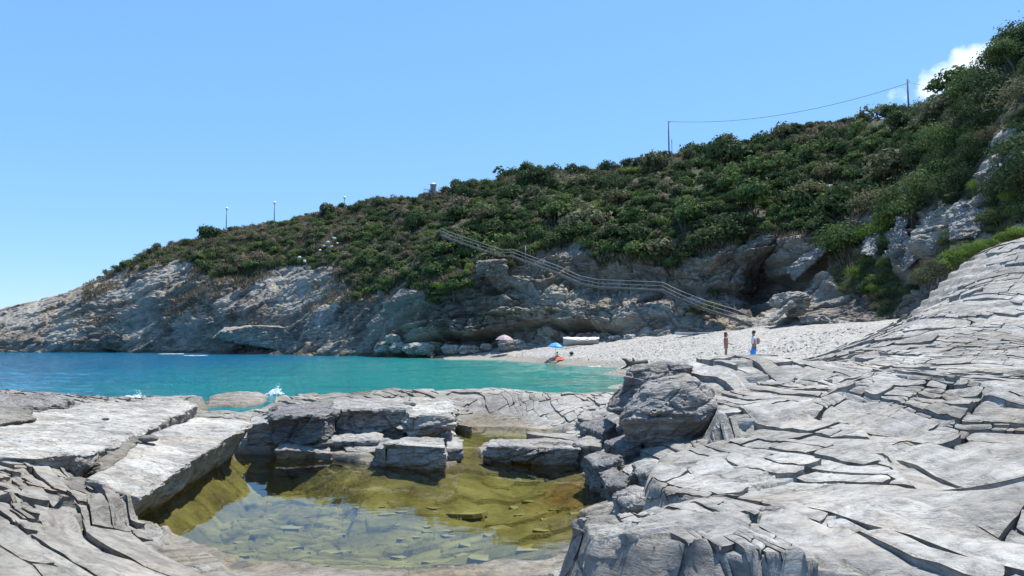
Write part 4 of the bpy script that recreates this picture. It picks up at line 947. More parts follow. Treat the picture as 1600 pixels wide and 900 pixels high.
# candidate sites on the headland sheet
PX2, PY2, DD2 = proj(G2[..., 0], G2[..., 1], G2[..., 2])
mask = (vegm > .5) & (rowT[:, None] > 1.3) & (rowT[:, None] < 6.6) & (PX2 > 150) & (PX2 < 1700)
ri, ci = np.nonzero(mask)
order = rng.permutation(len(ri))
cell = {}; sites = []
rockhole = [(1300,290,48,9),(1360,375,20,34),(1405,375,17,38),(1447,376,32,50),(1515,342,34,30),(1573,264,42,22),(1588,224,26,16),(1225,425,70,50),(880,418,40,16),(1000,432,45,16),(1105,428,40,22),(1412,302,14,16),(1258,410,34,26),(700,430,0,0),(520,378,14,10),(1200,440,40,50),(1110,420,30,18),(950,412,40,10)]
def zone_low(px, py): return px < 640 or (px < 700 and py < 330)
for j in order[:60000]:
    r_, c_ = ri[j], ci[j]; p = G2[r_, c_]; px, py, dd = PX2[r_, c_], PY2[r_, c_], DD2[r_, c_]
    if any(((px - a) / max(w_, 1)) ** 2 + ((py - b) / max(h_, 1)) ** 2 < 1 for a, b, w_, h_ in rockhole): continue
    nz = n1[r_, c_]
    if zone_low(px, py):
        R0 = random.uniform(.9, 2.6)
        if rowT[r_] > 5.2: R0 *= .8
        if px < 560 and nz < .12 and random.random() < .6: continue
        if nz < -.08 and random.random() < .75: continue
    else: R0 = random.choice([1.3, 1.8, 2.4, 3.1, 4.0, 4.8]) * random.uniform(.85, 1.15)
    if dd < 75: R0 *= random.uniform(.6, .95)
    if rowT[r_] < 3.2: R0 *= .55
    rp = R0 * F / dd * .62
    key = (int(px // 16), int(py // 16)); ok = True
    for a in (-2, -1, 0, 1, 2):
        for b in (-2, -1, 0, 1, 2):
            for (qx, qy, qr) in cell.get((key[0] + a, key[1] + b), ()):
                if (qx - px) ** 2 + ((qy - py) * 1.5) ** 2 < ((rp + qr) * .62) ** 2: ok = False; break
            if not ok: break
        if not ok: break
    if not ok: continue
    cell.setdefault(key, []).append((px, py, rp)); sites.append((rp, px, py, dd, p, R0, rowT[r_]))
def pick_kind(px, py, t):
    q = random.random()
    if px < 640 or (py < 330 and px < 720):
        return ('dark' if q < .22 else 'green' if q < .46 else 'olive' if q < .80 else 'dry') if t > 5.0 else ('dark' if q < .34 else 'green' if q < .68 else 'olive' if q < .92 else 'dry')
    return 'dark' if q < .40 else 'green' if q < .80 else 'olive' if q < .93 else 'dry' if q < .96 else 'bright'
sites = [s + (pick_kind(s[1], s[2], s[6]),) for s in sites]
# bright succulent cushion along the rim of the right slope
for px in range(1440, 1640, 9):
    py = float(np.interp(px, [1440, 1500, 1560, 1600, 1640], [425, 385, 362, 350, 345])); c = atY(px, py + 4, 31)
    sites.append((14, px, py, 31, np.array([c[0], c[1], c[2] - .42]), random.uniform(.55, .85), 4, 'bright' if px > 1470 else 'olive'))
sites.sort(key=lambda s: -s[0])
TREES = [(325,357,2.3,170,'dark'),(510,322,1.7,171,'olive'),(552,322,1.2,170,'olive'),(712,300,2.6,160,'dark'),(730,292,2.6,159,'dark'),(825,280,3.0,150,'dark'),(915,262,1.5,150,'dark'),(1085,240,2.0,140,'olive'),(1112,236,2.0,140,'olive'),(1145,236,2.0,138,'dry'),
         (1190,222,3.0,132,'dark'),(1235,212,3.0,130,'dark'),(1415,182,2.0,110,'dark'),(1455,160,2.2,100,'openish'),(1570,100,3.3,72,'dark'),(1594,72,3.7,70,'dark'),(1540,124,3.0,76,'green')]
def hz(px): return 'far left' if px < 330 else 'left' if px < 520 else 'centre left' if px < 700 else 'centre' if px < 900 else 'centre right' if px < 1100 else 'right' if px < 1300 else 'far right' if px < 1480 else 'rightmost'
def lm(px, py, t):
    if px > 1430 and t == 4: return 'on the rim of the bare pale slope at the right'
    if t > 5.6: return ('on the skyline ' + ('left of the first lamp post' if px < 350 else 'between the first and second lamp posts' if px < 430 else 'between the second and third lamp posts' if px < 538 else 'between the third lamp post and the stone pillar' if px < 675 else
                'right of the stone pillar' if px < 860 else 'left of the shorter utility pole' if px < 1045 else 'right of the shorter utility pole' if px < 1230 else 'left of the taller utility pole' if px < 1420 else 'right of the taller utility pole'))
    if px > 700 and px < 1180 and py > 340 and t < 4.4: return 'just above the grey stair railing, ' + ('upper flight' if px < 800 else 'middle flight' if px < 940 else 'level walkway' if px < 1040 else 'lowest flight')
    if t < 3.4: return 'low on the cliff ' + ('below the stairs' if px > 740 else 'over the sea')
    return ('high' if t > 5 else 'halfway up' if t > 4.4 else 'low') + ' on the ' + ('headland' if px < 700 else 'slope') + ', ' + hz(px) + (' below the wire' if 1045 < px < 1420 else '')
CT = {'dark': 'dark green', 'green': 'mid green', 'olive': 'grey olive', 'dry': 'dry brownish', 'bright': 'bright yellow green'}
def szw(r): return 'big' if r > 15 else 'medium' if r > 11 else 'small'
grp = {'dark': 'dark green shrubs on the hillside', 'green': 'mid green shrubs on the hillside', 'olive': 'grey olive shrubs on the hillside', 'dry': 'dry brown shrubs on the hillside', 'bright': 'bright green cushions on the hillside'}
NOBJ = 285
for (rp, px, py, dd, p, R0, t, kn) in sites[:NOBJ]:
    size = 'near' if dd < 90 else 'far'; me, ms = get_meshes(kn, random.randrange(3), size)
    root = empty('shrub', tuple(p - np.array([0, 0, .25 * R0])), random.uniform(0, 6.28)); sc = R0 * 1.05
    root.scale = (sc, sc * random.uniform(.85, 1.1), sc * random.uniform(.75, 1.15))
    for nm, mm in (('foliage', me), ('stems', ms)):
        o = bpy.data.objects.new(nm, mm); C.objects.link(o); o.parent = root
    tag(root, f'{szw(rp)} {CT[kn]} shrub {lm(px, py, t)}', 'shrub', grp[kn])
restV = {k: [] for k in KINDS}; restT = {k: [] for k in KINDS}
for (rp, px, py, dd, p, R0, t, kn) in sites[NOBJ:]:
    V, Fc, tone = protos[(kn, random.randrange(3), 'near' if dd < 90 else 'far')]
    n3 = int((900 if rp > 6 else 500)) * 3
    V = V[:n3]; tone = tone[:n3]; th = random.uniform(0, 6.28); c_, s_ = math.cos(th), math.sin(th)
    sc = R0 * 1.05; W = np.c_[(V[:, 0] * c_ - V[:, 1] * s_) * sc, (V[:, 0] * s_ + V[:, 1] * c_) * sc, V[:, 2] * sc * random.uniform(.75, 1.15)] + p - np.array([0, 0, .25 * R0])
    restV[kn].append(W); restT[kn].append(np.clip(tone * .6 + random.random() * .4, 0, 1))
print('SHRUBS', len(sites))
allV = []; allT = []; allM = []
for i, kn in enumerate(KINDS):
    if restV[kn]:
        W = np.concatenate(restV[kn]); allV.append(W); allT.append(np.concatenate(restT[kn])); allM.append(np.full(len(W) // 3, i, np.int32))
if allV:
    W = np.concatenate(allV); o = mesh_from('scrub', W, np.arange(len(W)).reshape(-1, 3), M_leaf, attrs={'tone': np.concatenate(allT)})
    o.data.polygons.foreach_set('material_index', np.concatenate(allM)); tag(o, 'mixed green and brown scrub filling the hillside between the larger shrubs', 'scrub', kind='stuff')
# dry grass tufts on the open ground
def tufts():
    m2 = (rowT[:, None] > 3.0) & (rowT[:, None] < 7.2) & (PX2 > 130) & (PX2 < 1350) & ((vegm > .25) & (vegm < .97) | (n1 < -.1) & (PX2 < 720) | (rowT[:, None] > 5.7))
    r2, c2 = np.nonzero(m2); k = rng.choice(len(r2), min(16000, len(r2)), replace=False); P = G2[r2[k], c2[k]]
    n = len(P) * 5; B = np.repeat(P, 5, 0) + rng.normal(0, .22, (n, 3)) * (1, 1, .2)
    d = rng.normal(0, .22, (n, 3)); d[:, 2] = rng.uniform(.25, .8, n); s_ = rng.normal(0, .07, (n, 3)); s_[:, 2] = 0
    V = np.stack([B - s_, B + s_, B + d], 1).reshape(-1, 3)
    o = mesh_from('dry_grass', V, np.arange(len(V)).reshape(-1, 3), M_leaf[3], attrs={'tone': np.repeat(rng.uniform(0, 1, n), 3)})
    tag(o, 'dry straw coloured grass and low herbs growing between the shrubs', 'grass', kind='stuff')
tufts()
def surf_z(px, Y):
    """height of the headland skyline at a column"""
    return None
for (px, py, R0, Y, kn) in TREES:
    c = Vector(atY(px, py + 5, Y)); opn = kn == 'openish'
    root = empty('tree', (c.x, c.y, c.z - R0 * .9), random.uniform(0, 6))
    V, Fc, tone = crown_mesh('crown', 1500 if opn else (2600 if Y > 100 else 7000), int(px), .11 if Y > 100 else .042, None, 1.05, 12, .85 if opn else .25)
    mt = M_leaf[2 if opn or kn == 'olive' else 3 if kn == 'dry' else 1 if kn == 'green' else 0]
    o = mesh_from('crown', V * R0 * 1.55 + np.array([0, 0, -R0 * .25]), Fc, mt, root, attrs={'tone': tone})
    mb = MB(); g = random.Random(int(px))
    mb.tube([(0, 0, -1), (.05, 0, R0 * .4), (0, .05, R0 * .9)], [.13, .10, .05], 7)
    for i in range(7):
        t = g.uniform(0, 6.28); h0 = R0 * g.uniform(.1, .7); q = R0 * g.uniform(.5, .85)
        mb.tube([(0, 0, h0), (math.cos(t) * q * .5, math.sin(t) * q * .5, h0 + R0 * .3), (math.cos(t) * q, math.sin(t) * q, h0 + R0 * g.uniform(.4, .7))], [.06, .04, .015], 5)
    mb.build('trunk', M_bark, root)
    tag(root, {325:'round dark tree standing alone left of the first lamp post',510:'grey olive tree on the skyline left of the third lamp post',552:'small grey tree right of the third lamp post',712:'tall dark tree on the skyline just right of the stone pillar',
        730:'dark tree behind the tall one right of the stone pillar',825:'wide dark tree on the skyline above the stair railing',915:'small dark tree alone on the skyline left of the shorter utility pole',1085:'grey green tree right of the shorter utility pole',1112:'second grey green tree right of the shorter utility pole',
        1145:'pale dry tree on the skyline under the hanging wire',1190:'broad dark tree under the middle of the hanging wire',1235:'broad dark tree right of the middle of the hanging wire',1415:'low dark tree at the foot of the taller utility pole',1455:'thin see-through tree just right of the taller utility pole',
        1570:'big dark tree below the white cloud at the top right',1594:'highest dark tree at the top right corner',1540:'mid green tree on the steep skyline below the cloud'}[px], 'tree')

# ------------------------------------------------------------------ stairs and railing
M_steel = plain('galvanised_steel', (.24, .23, .215), .55, .3, .08)
M_conc = plain('concrete', (.15, .135, .115), .9, var=.2, scale=1.5, bump=.3)
RAILP = [(688,356,121),(700,362,120),(735,374,117),(783,390,113.5),(800,389,112.6),(833,402,110.5),(870,415,108),(905,431,105.5),(935,437,103.5),(985,439,101),(1035,441,98.5),(1062,454,96),(1100,469,92.5),(1150,484,88),(1185,499,84.5)]
rp3 = [Vector(atY(px, py - 0, Y - 2.2)) for px, py, Y in RAILP]
stair = empty('stairway', tuple(rp3[-1])); tag(stair, 'long stairway and walkway with grey pipe railings climbing the cliff from the beach', 'stairs')
def off(v): return Vector(v) - Vector(stair.location)
rails = MB(); 
for side in (0, 1):
    for hgt, rr in ((0, .028), (-.5, .02), (-1.0, .02)):
        pts = [off(p + Vector((.25 * side, 1.25 * side, hgt + .12 * side))) for p in rp3]
        mb = MB().tube(pts, rr, 6); mb.build('handrail' if hgt == 0 else 'lower_rail', M_steel, stair, True)
tot = 0; segs = []
for a_, b_ in zip(rp3, rp3[1:]):
    n = max(1, round((b_ - a_).length / 1.9))
    for i in range(n): segs.append(a_.lerp(b_, i / n))
segs.append(rp3[-1])
for i, p in enumerate(segs):
    for side in (0, 1):
        q = p + Vector((.25 * side, 1.25 * side, .12 * side)); ln = 1.15
        if side == 0 and i % 3 == 1 and 110 > p.y > 92: ln = 3.0
        if side == 0 and p.y > 0: MB().tube([off(q), off(q - Vector((0, 0, ln)))], .03, 6).build('post', M_steel, stair)
        elif i % 2 == 0: MB().tube([off(q), off(q - Vector((0, 0, ln)))], .03, 6).build('post', M_steel, stair)
tr = MB()
for a_, b_ in zip(rp3, rp3[1:]):
    L_ = b_ - a_; hl_ = Vector((L_.x, L_.y, 0)).length; n = max(2, int(hl_ / .35))
    for i in range(n):
        p = a_.lerp(b_, (i + .5) / n) + Vector((.12, .62, -1.12)); zq = round(p.z / .17) * .17 if abs(L_.z) / hl_ > .12 else p.z
        tr.box(off(Vector((p.x, p.y, zq))), (hl_ / n * .98, 1.3, .14), Matrix.Rotation(math.atan2(L_.y, L_.x), 3, 'Z'))
tr.build('treads', M_conc, stair)
M_wallr = rock_mat('drystone', (.40, .35, .29), (.18, .17, .15), (.24, .17, .10), .9, (0, 0, 0), .9, stain=False, bump=1.6)
# stone retaining wall under the upper flight
P = [atY(px, py, Y) for px, py, Y in [(747,409,109),(790,405,108.5),(790,432,108),(748,432,108.5),(745,407,112),(790,405,112),(790,432,112),(748,432,112)]]
rock('stone_wall', P, 'rough dry stone retaining wall under the upper flight of the stairs', M_wallr, .10, 'wall', rough=2.6)
# lamp beside the stairs
M_pole = plain('dark_pole_paint', (.06, .065, .07), .5, .3, .1); M_globe = plain('lamp_globe', (.85, .85, .82), .3, 0, .02); M_wood = plain('weathered_pole', (.10, .08, .06), .9, 0, .3, 3, .4)
c = Vector(atY(821, 384, 108)); r_ = empty('street_lamp', (c.x, c.y, c.z - 3.6)); tag(r_, 'thin grey lamp with a short arm standing at the stair railing', 'street lamp')
MB().tube([(0, 0, 0), (0, 0, 3.6)], [.06, .045], 8).build('pole', M_steel, r_, True); MB().tube([(0, 0, 3.55), (.5, 0, 3.62)], .04, 6).build('arm', M_steel, r_); MB().box((.62, 0, 3.6), (.42, .2, .1)).build('lamp_head', M_steel, r_)
# three globe lamps on the skyline
for px, pyt, pyb, lab in [(353.5, 326, 352, 'lowest and leftmost of the three globe lamps on the headland skyline'), (428.5, 317, 340, 'middle one of the three globe lamps on the headland skyline'), (538, 309, 336, 'rightmost of the three globe lamps, nearest the stone pillar')]:
    Y = 172.5; t = Vector(atY(px, pyt, Y)); b_ = Vector(atY(px, pyb, Y)); h = t.z - b_.z
    r_ = empty('lamp_post', (b_.x, b_.y, b_.z - .8)); h += .8
    MB().tube([(0, 0, 0), (0, 0, .8), (0, 0, h - .2)], [.14, .11, .08], 8).build('pole', M_pole, r_, True)
    MB().lathe([(.0, h - .24), (.16, h - .22), (.14, h - .12), (.0, h - .1)], 10).build('collar', M_pole, r_)
    MB().sphere((0, 0, h + .04), .34).build('globe', M_globe, r_, True)
    tag(r_, lab, 'lamp post', 'globe lamps on the headland')
# utility poles and wire
def upole(px, pyt, pyb, Y, lab):
    t = Vector(atY(px, pyt, Y)); b_ = Vector(atY(px, pyb, Y)); h = t.z - b_.z
    r_ = empty('utility_pole', tuple(b_)); MB().tube([(0, 0, -1), (0, 0, h)], [.15, .11], 8).build('pole', M_wood, r_, True)
    MB().tube([(0, 0, h - .35), (.28, -.1, h - .35)], .03, 6).build('bracket', M_pole, r_); MB().lathe([(.0, h - .33), (.06, h - .32), (.05, h - .25), (.07, h - .2), (0, h - .17)], 8, Matrix.Translation((.28, -.1, 0))).build('insulator', M_globe, r_)
    tag(r_, lab, 'utility pole', 'wooden utility poles on the ridge'); return t
t1 = upole(1045.5, 189, 250, 140, 'shorter and farther wooden utility pole at the left end of the wire')
t2 = upole(1420.5, 124, 190, 112, 'taller and nearer wooden utility pole on the right part of the ridge')
def wire(a, b, sag, lab, r=.035):
    pts = [a.lerp(b, i / 24) - Vector((0, 0, sag * 4 * (i / 24) * (1 - i / 24))) for i in range(25)]
    tag(MB().tube(pts, r, 5).build('wire', M_pole), lab, 'wire')
wire(t1 - Vector((0, 0, .1)), t2 - Vector((0, 0, .55)), 2.1, 'thin sagging wire strung between the two utility poles')
wire(t2 - Vector((0, 0, .5)), Vector(atY(1640, 136, 95)), 1.0, 'thin wire running right from the taller utility pole into the trees')
b_ = Vector(atY(1050, 238, 141)); t_ = Vector(atY(1049.5, 218, 141)); r_ = tag(MB().tube([tuple(b_ - Vector((0, 0, 1))), tuple(t_)], .06, 6).build('antenna_mast', M_steel), 'short thin mast beside the shorter utility pole', 'mast')
# stone pillar shrine with railing
M_wall = plain('rubble_stone', (.36, .31, .25), .9, var=.45, scale=3, bump=.8); M_white = plain('white_plaster', (.75, .75, .72), .7, var=.06)
c = Vector(atY(677, 301, 163)); sh = empty('stone_pillar', tuple(c)); tag(sh, 'squat rubble stone pillar with a white cap on the skyline', 'pillar')
ms = MB()
for i in range(9):
    for k in range(3): ms.box((-.42 + .42 * k + random.uniform(-.03, .03), 0, -.6 + .27 * i), (.40, 1.1 + random.uniform(-.05, .06), .25), Matrix.Rotation(random.uniform(-.04, .04), 3, 'Z'))
ms.build('shaft', M_wall, sh); MB().box((0, 0, 1.86), (1.5, 1.35, .12)).build('ledge', M_white, sh)
MB().lathe([(.62, 1.92), (.60, 2.02), (.35, 2.2), (0, 2.34)], 12).build('cap', M_white, sh, True)
fr = empty('railing', tuple(atY(690, 300, 163))); tag(fr, 'low metal railing right of the stone pillar', 'railing')
MB().tube([(-.8, 0, .95), (2.6, 0, .95)], .04, 6).build('top_rail', M_pole, fr); MB().tube([(-.8, 0, .5), (2.6, 0, .5)], .03, 6).build('lower_rail', M_pole, fr)
for k in range(4): MB().tube([(-.7 + 1.05 * k, 0, -.4), (-.7 + 1.05 * k, 0, .95)], .035, 6).build('post', M_pole, fr)
gt = empty('metal_gate', tuple(atY(667, 302, 163))); tag(gt, 'small dark metal gate left of the stone pillar', 'gate')
for k in range(6): MB().tube([(-.7 + .25 * k, 0, -.3), (-.7 + .25 * k, 0, 1.0 + .25 * math.sin(k))], .03, 5).build('bar', M_pole, gt)
MB().tube([(-.75, 0, .9), (.6, 0, .9)], .03, 5).build('top_rail', M_pole, gt)
# white stones cluster on the headland
for i, (px, py) in enumerate([(512,378),(522,372),(518,385),(506,384),(527,380),(500,391),(514,393),(468,402),(476,408)]):
    Y = 150.5 if py < 396 else 146; c = atY(px, py, Y - 1.5)
    rock('white_stone', ellip(c, (random.uniform(.25, .5), .4, random.uniform(.2, .32)), 9, sq=4), ['topmost','upper right','central','upper left','right','lower left','lowest'][i] + ' white stone of the cluster on the headland slope' if i < 7 else ['left','right'][i - 7] + ' one of two white stones on the lower headland', M_white, .12, 'stone', 'white stones on the headland', rough=1.2)
# leaning timber at the waterline
tag(MB().tube([tuple(atY(592, 549, 110.5)), tuple(atY(602, 505, 111.5))], [.2, .12], 8).build('timber', M_conc), 'pale thick timber leaning against the foot of the cliff', 'timber')

# ------------------------------------------------------------------ beach things
M_skin = plain('tanned_skin', (.36, .19, .12), .55, var=.06, scale=4); M_hair = plain('brown_hair', (.10, .04, .02), .6, var=.2, scale=40); M_hairb = plain('black_hair', (.015, .012, .01), .6, var=.2, scale=40)
M_tee = plain('white_cotton', (.78, .76, .78), .9, var=.04, scale=8); M_short = plain('blue_shorts_cloth', (.12, .16, .30), .8, var=.1); M_bag = plain('bright_blue_bag', (.01, .30, .75), .5, var=.15); M_bikini = plain('dark_bikini', (.06, .02, .02), .7)
M_tan = plain('tan_backpack', (.42, .26, .18), .8, var=.12); M_blue = plain('light_blue_nylon', (.16, .50, .82), .5, var=.08); M_pink = plain('pinkish_nylon', (.62, .50, .52), .6, var=.06); M_red = plain('orange_red_towel', (.72, .12, .05), .9, var=.1)
M_black = plain('black_fabric', (.025, .025, .03), .8, var=.2)
def skin_mesh(name, chains, mat, parent=None, sub=1, root=None):
    """chains: lists of (x,y,z,r); first points equal to existing ones are welded"""
    vs_, es, rs = [], [], []; idx = {}
    def add(p):
        k = tuple(round(c, 4) for c in p[:3])
        if k not in idx: idx[k] = len(vs_); vs_.append(p[:3]); rs.append(p[3] if isinstance(p[3], tuple) else (p[3], p[3]))
        return idx[k]
    for ch in chains:
        ii = [add(p) for p in ch]
        for a_, b_ in zip(ii, ii[1:]): es.append((a_, b_))
    me = bpy.data.meshes.new(name); me.from_pydata(vs_, es, []); o = bpy.data.objects.new(name, me); C.objects.link(o)
    md = o.modifiers.new('s', 'SKIN'); md.use_smooth_shade = True; lay = me.skin_vertices[0] if me.skin_vertices else None
    if lay is None:
        bpy.context.view_layer.objects.active = o
    for v, r_ in zip(me.skin_vertices[0].data, rs): v.radius = r_
    me.skin_vertices[0].data[0].use_root = True
    ss = o.modifiers.new('d', 'SUBSURF'); ss.levels = ss.render_levels = sub
    ev = o.evaluated_get(bpy.context.evaluated_depsgraph_get()); m2 = bpy.data.meshes.new_from_object(ev); o.modifiers.clear(); o.data = m2
    m2.materials.clear(); m2.materials.append(mat)
    for p in m2.polygons: p.use_smooth = True
    if parent: o.parent = parent
    return o
def head_shape(parent_bm, c, f):
    pass
def person(name, joints, label, hairmat, hair_long, clothes, yaw, loc, scale=1.0, face=(1, 0)):
    """joints in local coordinates, looking along +x"""
    root = empty(name, loc, yaw); J = joints
    ch = [[J['pelvis'] + ((.15, .11),), J['waist'] + ((.135, .095),), J['chest'] + ((.155, .11),), J['neckb'] + (.075,), J['neck'] + (.05,), J['head'] + ((.078, .085),), J['crown'] + ((.072, .08),)]]
    ch.append([J['head'] + ((.078, .085),), J['nose'] + (.018,)])
    for s_ in ('l', 'r'):
        ch.append([J['neckb'] + (.075,), J['sh' + s_] + (.058,), J['el' + s_] + (.042,), J['wr' + s_] + (.028,), J['ha' + s_] + ((.035, .022),)])
        hx = Vector(J['ha' + s_]) ; d = (hx - Vector(J['wr' + s_])).normalized(); sd_ = d.cross(Vector((0, 0, 1))) if abs(d.z) < .8 else Vector((1, 0, 0)); sd_.normalize()
        bend = d.cross(sd_) * .012
        for k, (o_, ln) in enumerate(((-.028, .062), (-.010, .072), (.010, .070), (.027, .055))):
            b0 = hx + sd_ * o_ + d * .025
            ch.append([J['ha' + s_] + ((.035, .022),), tuple(b0) + (.009,), tuple(b0 + d * ln * .5 + bend * .5) + (.0085,), tuple(b0 + d * ln + bend * 1.6) + (.007,)])
        tb = hx + sd_ * -.035 - d * .02
        ch.append([J['ha' + s_] + ((.035, .022),), tuple(tb) + (.011,), tuple(tb + d * .035 - sd_ * .02) + (.009,)])
        ch.append([J['pelvis'] + ((.15, .11),), J['hi' + s_] + (.088,), J['kn' + s_] + (.058,), J['ca' + s_] + (.055,), J['an' + s_] + (.038,), J['to' + s_] + ((.042, .028),)])
    body = skin_mesh('body', ch, M_skin, root, 2)
    hc = Vector(J['head']).lerp(Vector(J['crown']), .55)
    h = MB(); h.sphere(tuple(hc + Vector((-.022, 0, .028))), (.098, .088, .105), 16)
    if hair_long: h.sphere(tuple(hc + Vector((-.06, 0, -.09))), (.055, .085, .14), 14)
    h.build('hair', hairmat, root, True)
    for s_ in (-1, 1):
        ey = MB().sphere(tuple(Vector(J['head']) + Vector((.078, .03 * s_, .035))), .011, 8).build('eye', M_black, root, True)
        MB().sphere(tuple(Vector(J['head']) + Vector((-.005, .082 * s_, .01))), (.022, .012, .03), 8).build('ear', M_skin, root, True)
    MB().box(tuple(Vector(J['head']) + Vector((.078, 0, -.045))), (.012, .045, .01)).build('mouth', M_hair, root)
    for nm, chains, mt in clothes: skin_mesh(nm, chains, mt, root, 1)
    root.scale = (scale,) * 3
    return tag(root, label, 'person')
ST = dict(pelvis=(0, 0, .93), waist=(0, 0, 1.08), chest=(.0, 0, 1.28), neckb=(-.01, 0, 1.44), neck=(.01, 0, 1.52), head=(.02, 0, 1.60), crown=(.015, 0, 1.70), nose=(.115, 0, 1.60),
          shl=(0, .18, 1.42), shr=(0, -.18, 1.42), ell=(-.02, .22, 1.13), elr=(-.02, -.22, 1.13), wrl=(.06, .22, .89), wrr=(.06, -.22, .89), hal=(.085, .22, .81), har=(.085, -.22, .81),
          hil=(0, .10, .86), hir=(0, -.10, .86), knl=(.02, .11, .50), knr=(-.04, -.11, .50), cal=(0, .11, .36), car=(-.08, -.11, .36), anl=(-.02, .11, .09), anr=(-.12, -.11, .09), tol=(.14, .11, .04), tor=(.04, -.11, .04))
W_ = dict(ST); W_.update(ell=(.02, .21, 1.15), elr=(.02, -.21, 1.15), wrl=(.25, .14, 1.10), wrr=(.26, -.12, 1.07), hal=(.33, .11, 1.10), har=(.34, -.10, 1.06))
p1 = atY(1135, 569, 40); z1 = beach_z(p1[0], 40); sx_ = lambda q, dz=0: q
person('person', W_, 'woman with long brown hair in a dark bikini standing on the pebbles, forearms held out', M_hair, True,
       [('bikini_top', [[(0, 0, 1.24, (.17, .125)), (0, 0, 1.33, (.172, .125))]], M_bikini), ('bikini_bottom', [[(0, 0, .86, (.165, .125)), (0, 0, .96, (.162, .12))]], M_bikini)], R(-12), (p1[0], 40, 1.47 if z1 < 1.47 else z1), .98)
p2 = atY(1179, 569, 40)
person('person', ST, 'man in a white t-shirt and blue shorts walking left on the pebbles with a backpack', M_hairb, False,
       [('t_shirt', [[(0, 0, .98, (.165, .125)), (0, 0, 1.10, (.162, .12)), (0, 0, 1.28, (.18, .13)), (-.01, 0, 1.42, (.12, .09))], [(-.01, 0, 1.42, (.12, .09)), (0, .18, 1.42, .078), (-.012, .205, 1.25, .062)], [(-.01, 0, 1.42, (.12, .09)), (0, -.18, 1.42, .078), (-.012, -.205, 1.25, .062)]], M_tee),
        ('shorts', [[(0, 0, .98, (.165, .13)), (0, 0, .90, (.17, .13)), (.01, .11, .80, .11), (.02, .115, .56, .09)], [(0, 0, .90, (.17, .13)), (-.01, -.11, .80, .11), (-.03, -.115, .56, .09)]], M_short)], R(168), (p2[0], 40, 1.45 if z1 < 1.45 else z1), 1.04)
def bag(name, loc, r, mat, label, cat, strap=True, rz=0):
    o = empty(name, loc, rz); b = MB().sphere((0, 0, 0), r, 16).bm
    for v in b.verts:
        v.co.x *= 1 + .12 * math.sin(v.co.z * 14); v.co.z = max(v.co.z, -r[2] * .8)
    m = MB(); m.bm.free(); m.bm = b; m.build('bag_body', mat, o, True)
    if strap: MB().tube([(-r[0] * .6, .0, r[2] * .7), (0, 0, r[2] * 1.5), (r[0] * .6, 0, r[2] * .7)], .015, 6).build('strap', mat, o)
    return tag(o, label, cat)
bag('backpack', (p2[0] + .21, 40, 1.45 + 1.25), (.12, .15, .23), M_tan, 'tan backpack on the back of the man in the white t-shirt', 'backpack', False)
bag('beach_bag', (p2[0] - .17, 39.72, 1.45 + .60), (.16, .10, .19), M_bag, 'bright blue bag held low in front of the man in the white t-shirt', 'bag')
# parasols
def parasol(loc, rad, h, tilt, mat, label):
    o = empty('parasol', loc); q = Matrix.Rotation(tilt[0], 4, 'X') @ Matrix.Rotation(tilt[1], 4, 'Y')
    m = MB(); bm = m.bm; n = 8; apex = bm.verts.new((0, 0, h)); ring0 = None
    for k_, (rr, zz) in enumerate(((.35, .93), (.7, .80), (1.0, .60))):
        ring = []
        for i in range(n * 2):
            t = math.pi * i / n; dip = 0 if i % 2 == 0 else -.05 * rr; ring.append(bm.verts.new((math.cos(t) * rad * rr * (1 if i % 2 == 0 else .95), math.sin(t) * rad * rr * (1 if i % 2 == 0 else .95), h - rad * .55 * (1 - (zz - .6) / .4) + dip)))
        for i in range(n * 2):
            j = (i + 1) % (n * 2)
            if ring0 is None: bm.faces.new((apex, ring[i], ring[j]))
            else: bm.faces.new((ring0[i], ring[i], ring[j], ring0[j]))
        ring0 = ring
    bmesh.ops.solidify(bm, geom=bm.faces[:], thickness=.012)
    bm.transform(Matrix.Translation((0, 0, h * .6)) @ q @ Matrix.Translation((0, 0, -h * .6)))
    m.build('canopy', mat, o)
    mp = MB().tube([(0, 0, -.3), (0, 0, h + .05)], .022, 8); mp.build('pole', M_steel, o)
    return tag(o, label, 'parasol')
Y = 84; c = atY(870, 553, Y); parasol((c[0] - .1, Y + .8, beach_z(c[0], Y + .8)), .92, 1.75, (R(-8), R(6)), M_blue, 'light blue parasol over the two sunbathers')
Y = 102; c = atY(788, 540, Y); parasol((c[0], Y - 1.5, c[2] - .35), 1.25, 1.9, (0, 0), M_pink, 'faded pinkish parasol at the left end of the beach by the cliff')
SIT = dict(ST); 
SIT.update(pelvis=(0, 0, .14), waist=(-.03, 0, .29), chest=(-.04, 0, .49), neckb=(-.02, 0, .65), neck=(.0, 0, .73), head=(.02, 0, .80), crown=(.02, 0, .90), nose=(.115, 0, .80), shl=(-.03, .18, .63), shr=(-.03, -.18, .63),
           ell=(.06, .23, .37), elr=(.06, -.23, .37), wrl=(.28, .2, .30), wrr=(.28, -.2, .30), hal=(.36, .19, .30), har=(.36, -.19, .30), hil=(.05, .10, .13), hir=(.05, -.10, .13), knl=(.42, .14, .36), knr=(.42, -.14, .36),
           cal=(.48, .14, .26), car=(.48, -.14, .26), anl=(.60, .13, .07), anr=(.60, -.13, .07), tol=(.74, .13, .05), tor=(.74, -.13, .05))
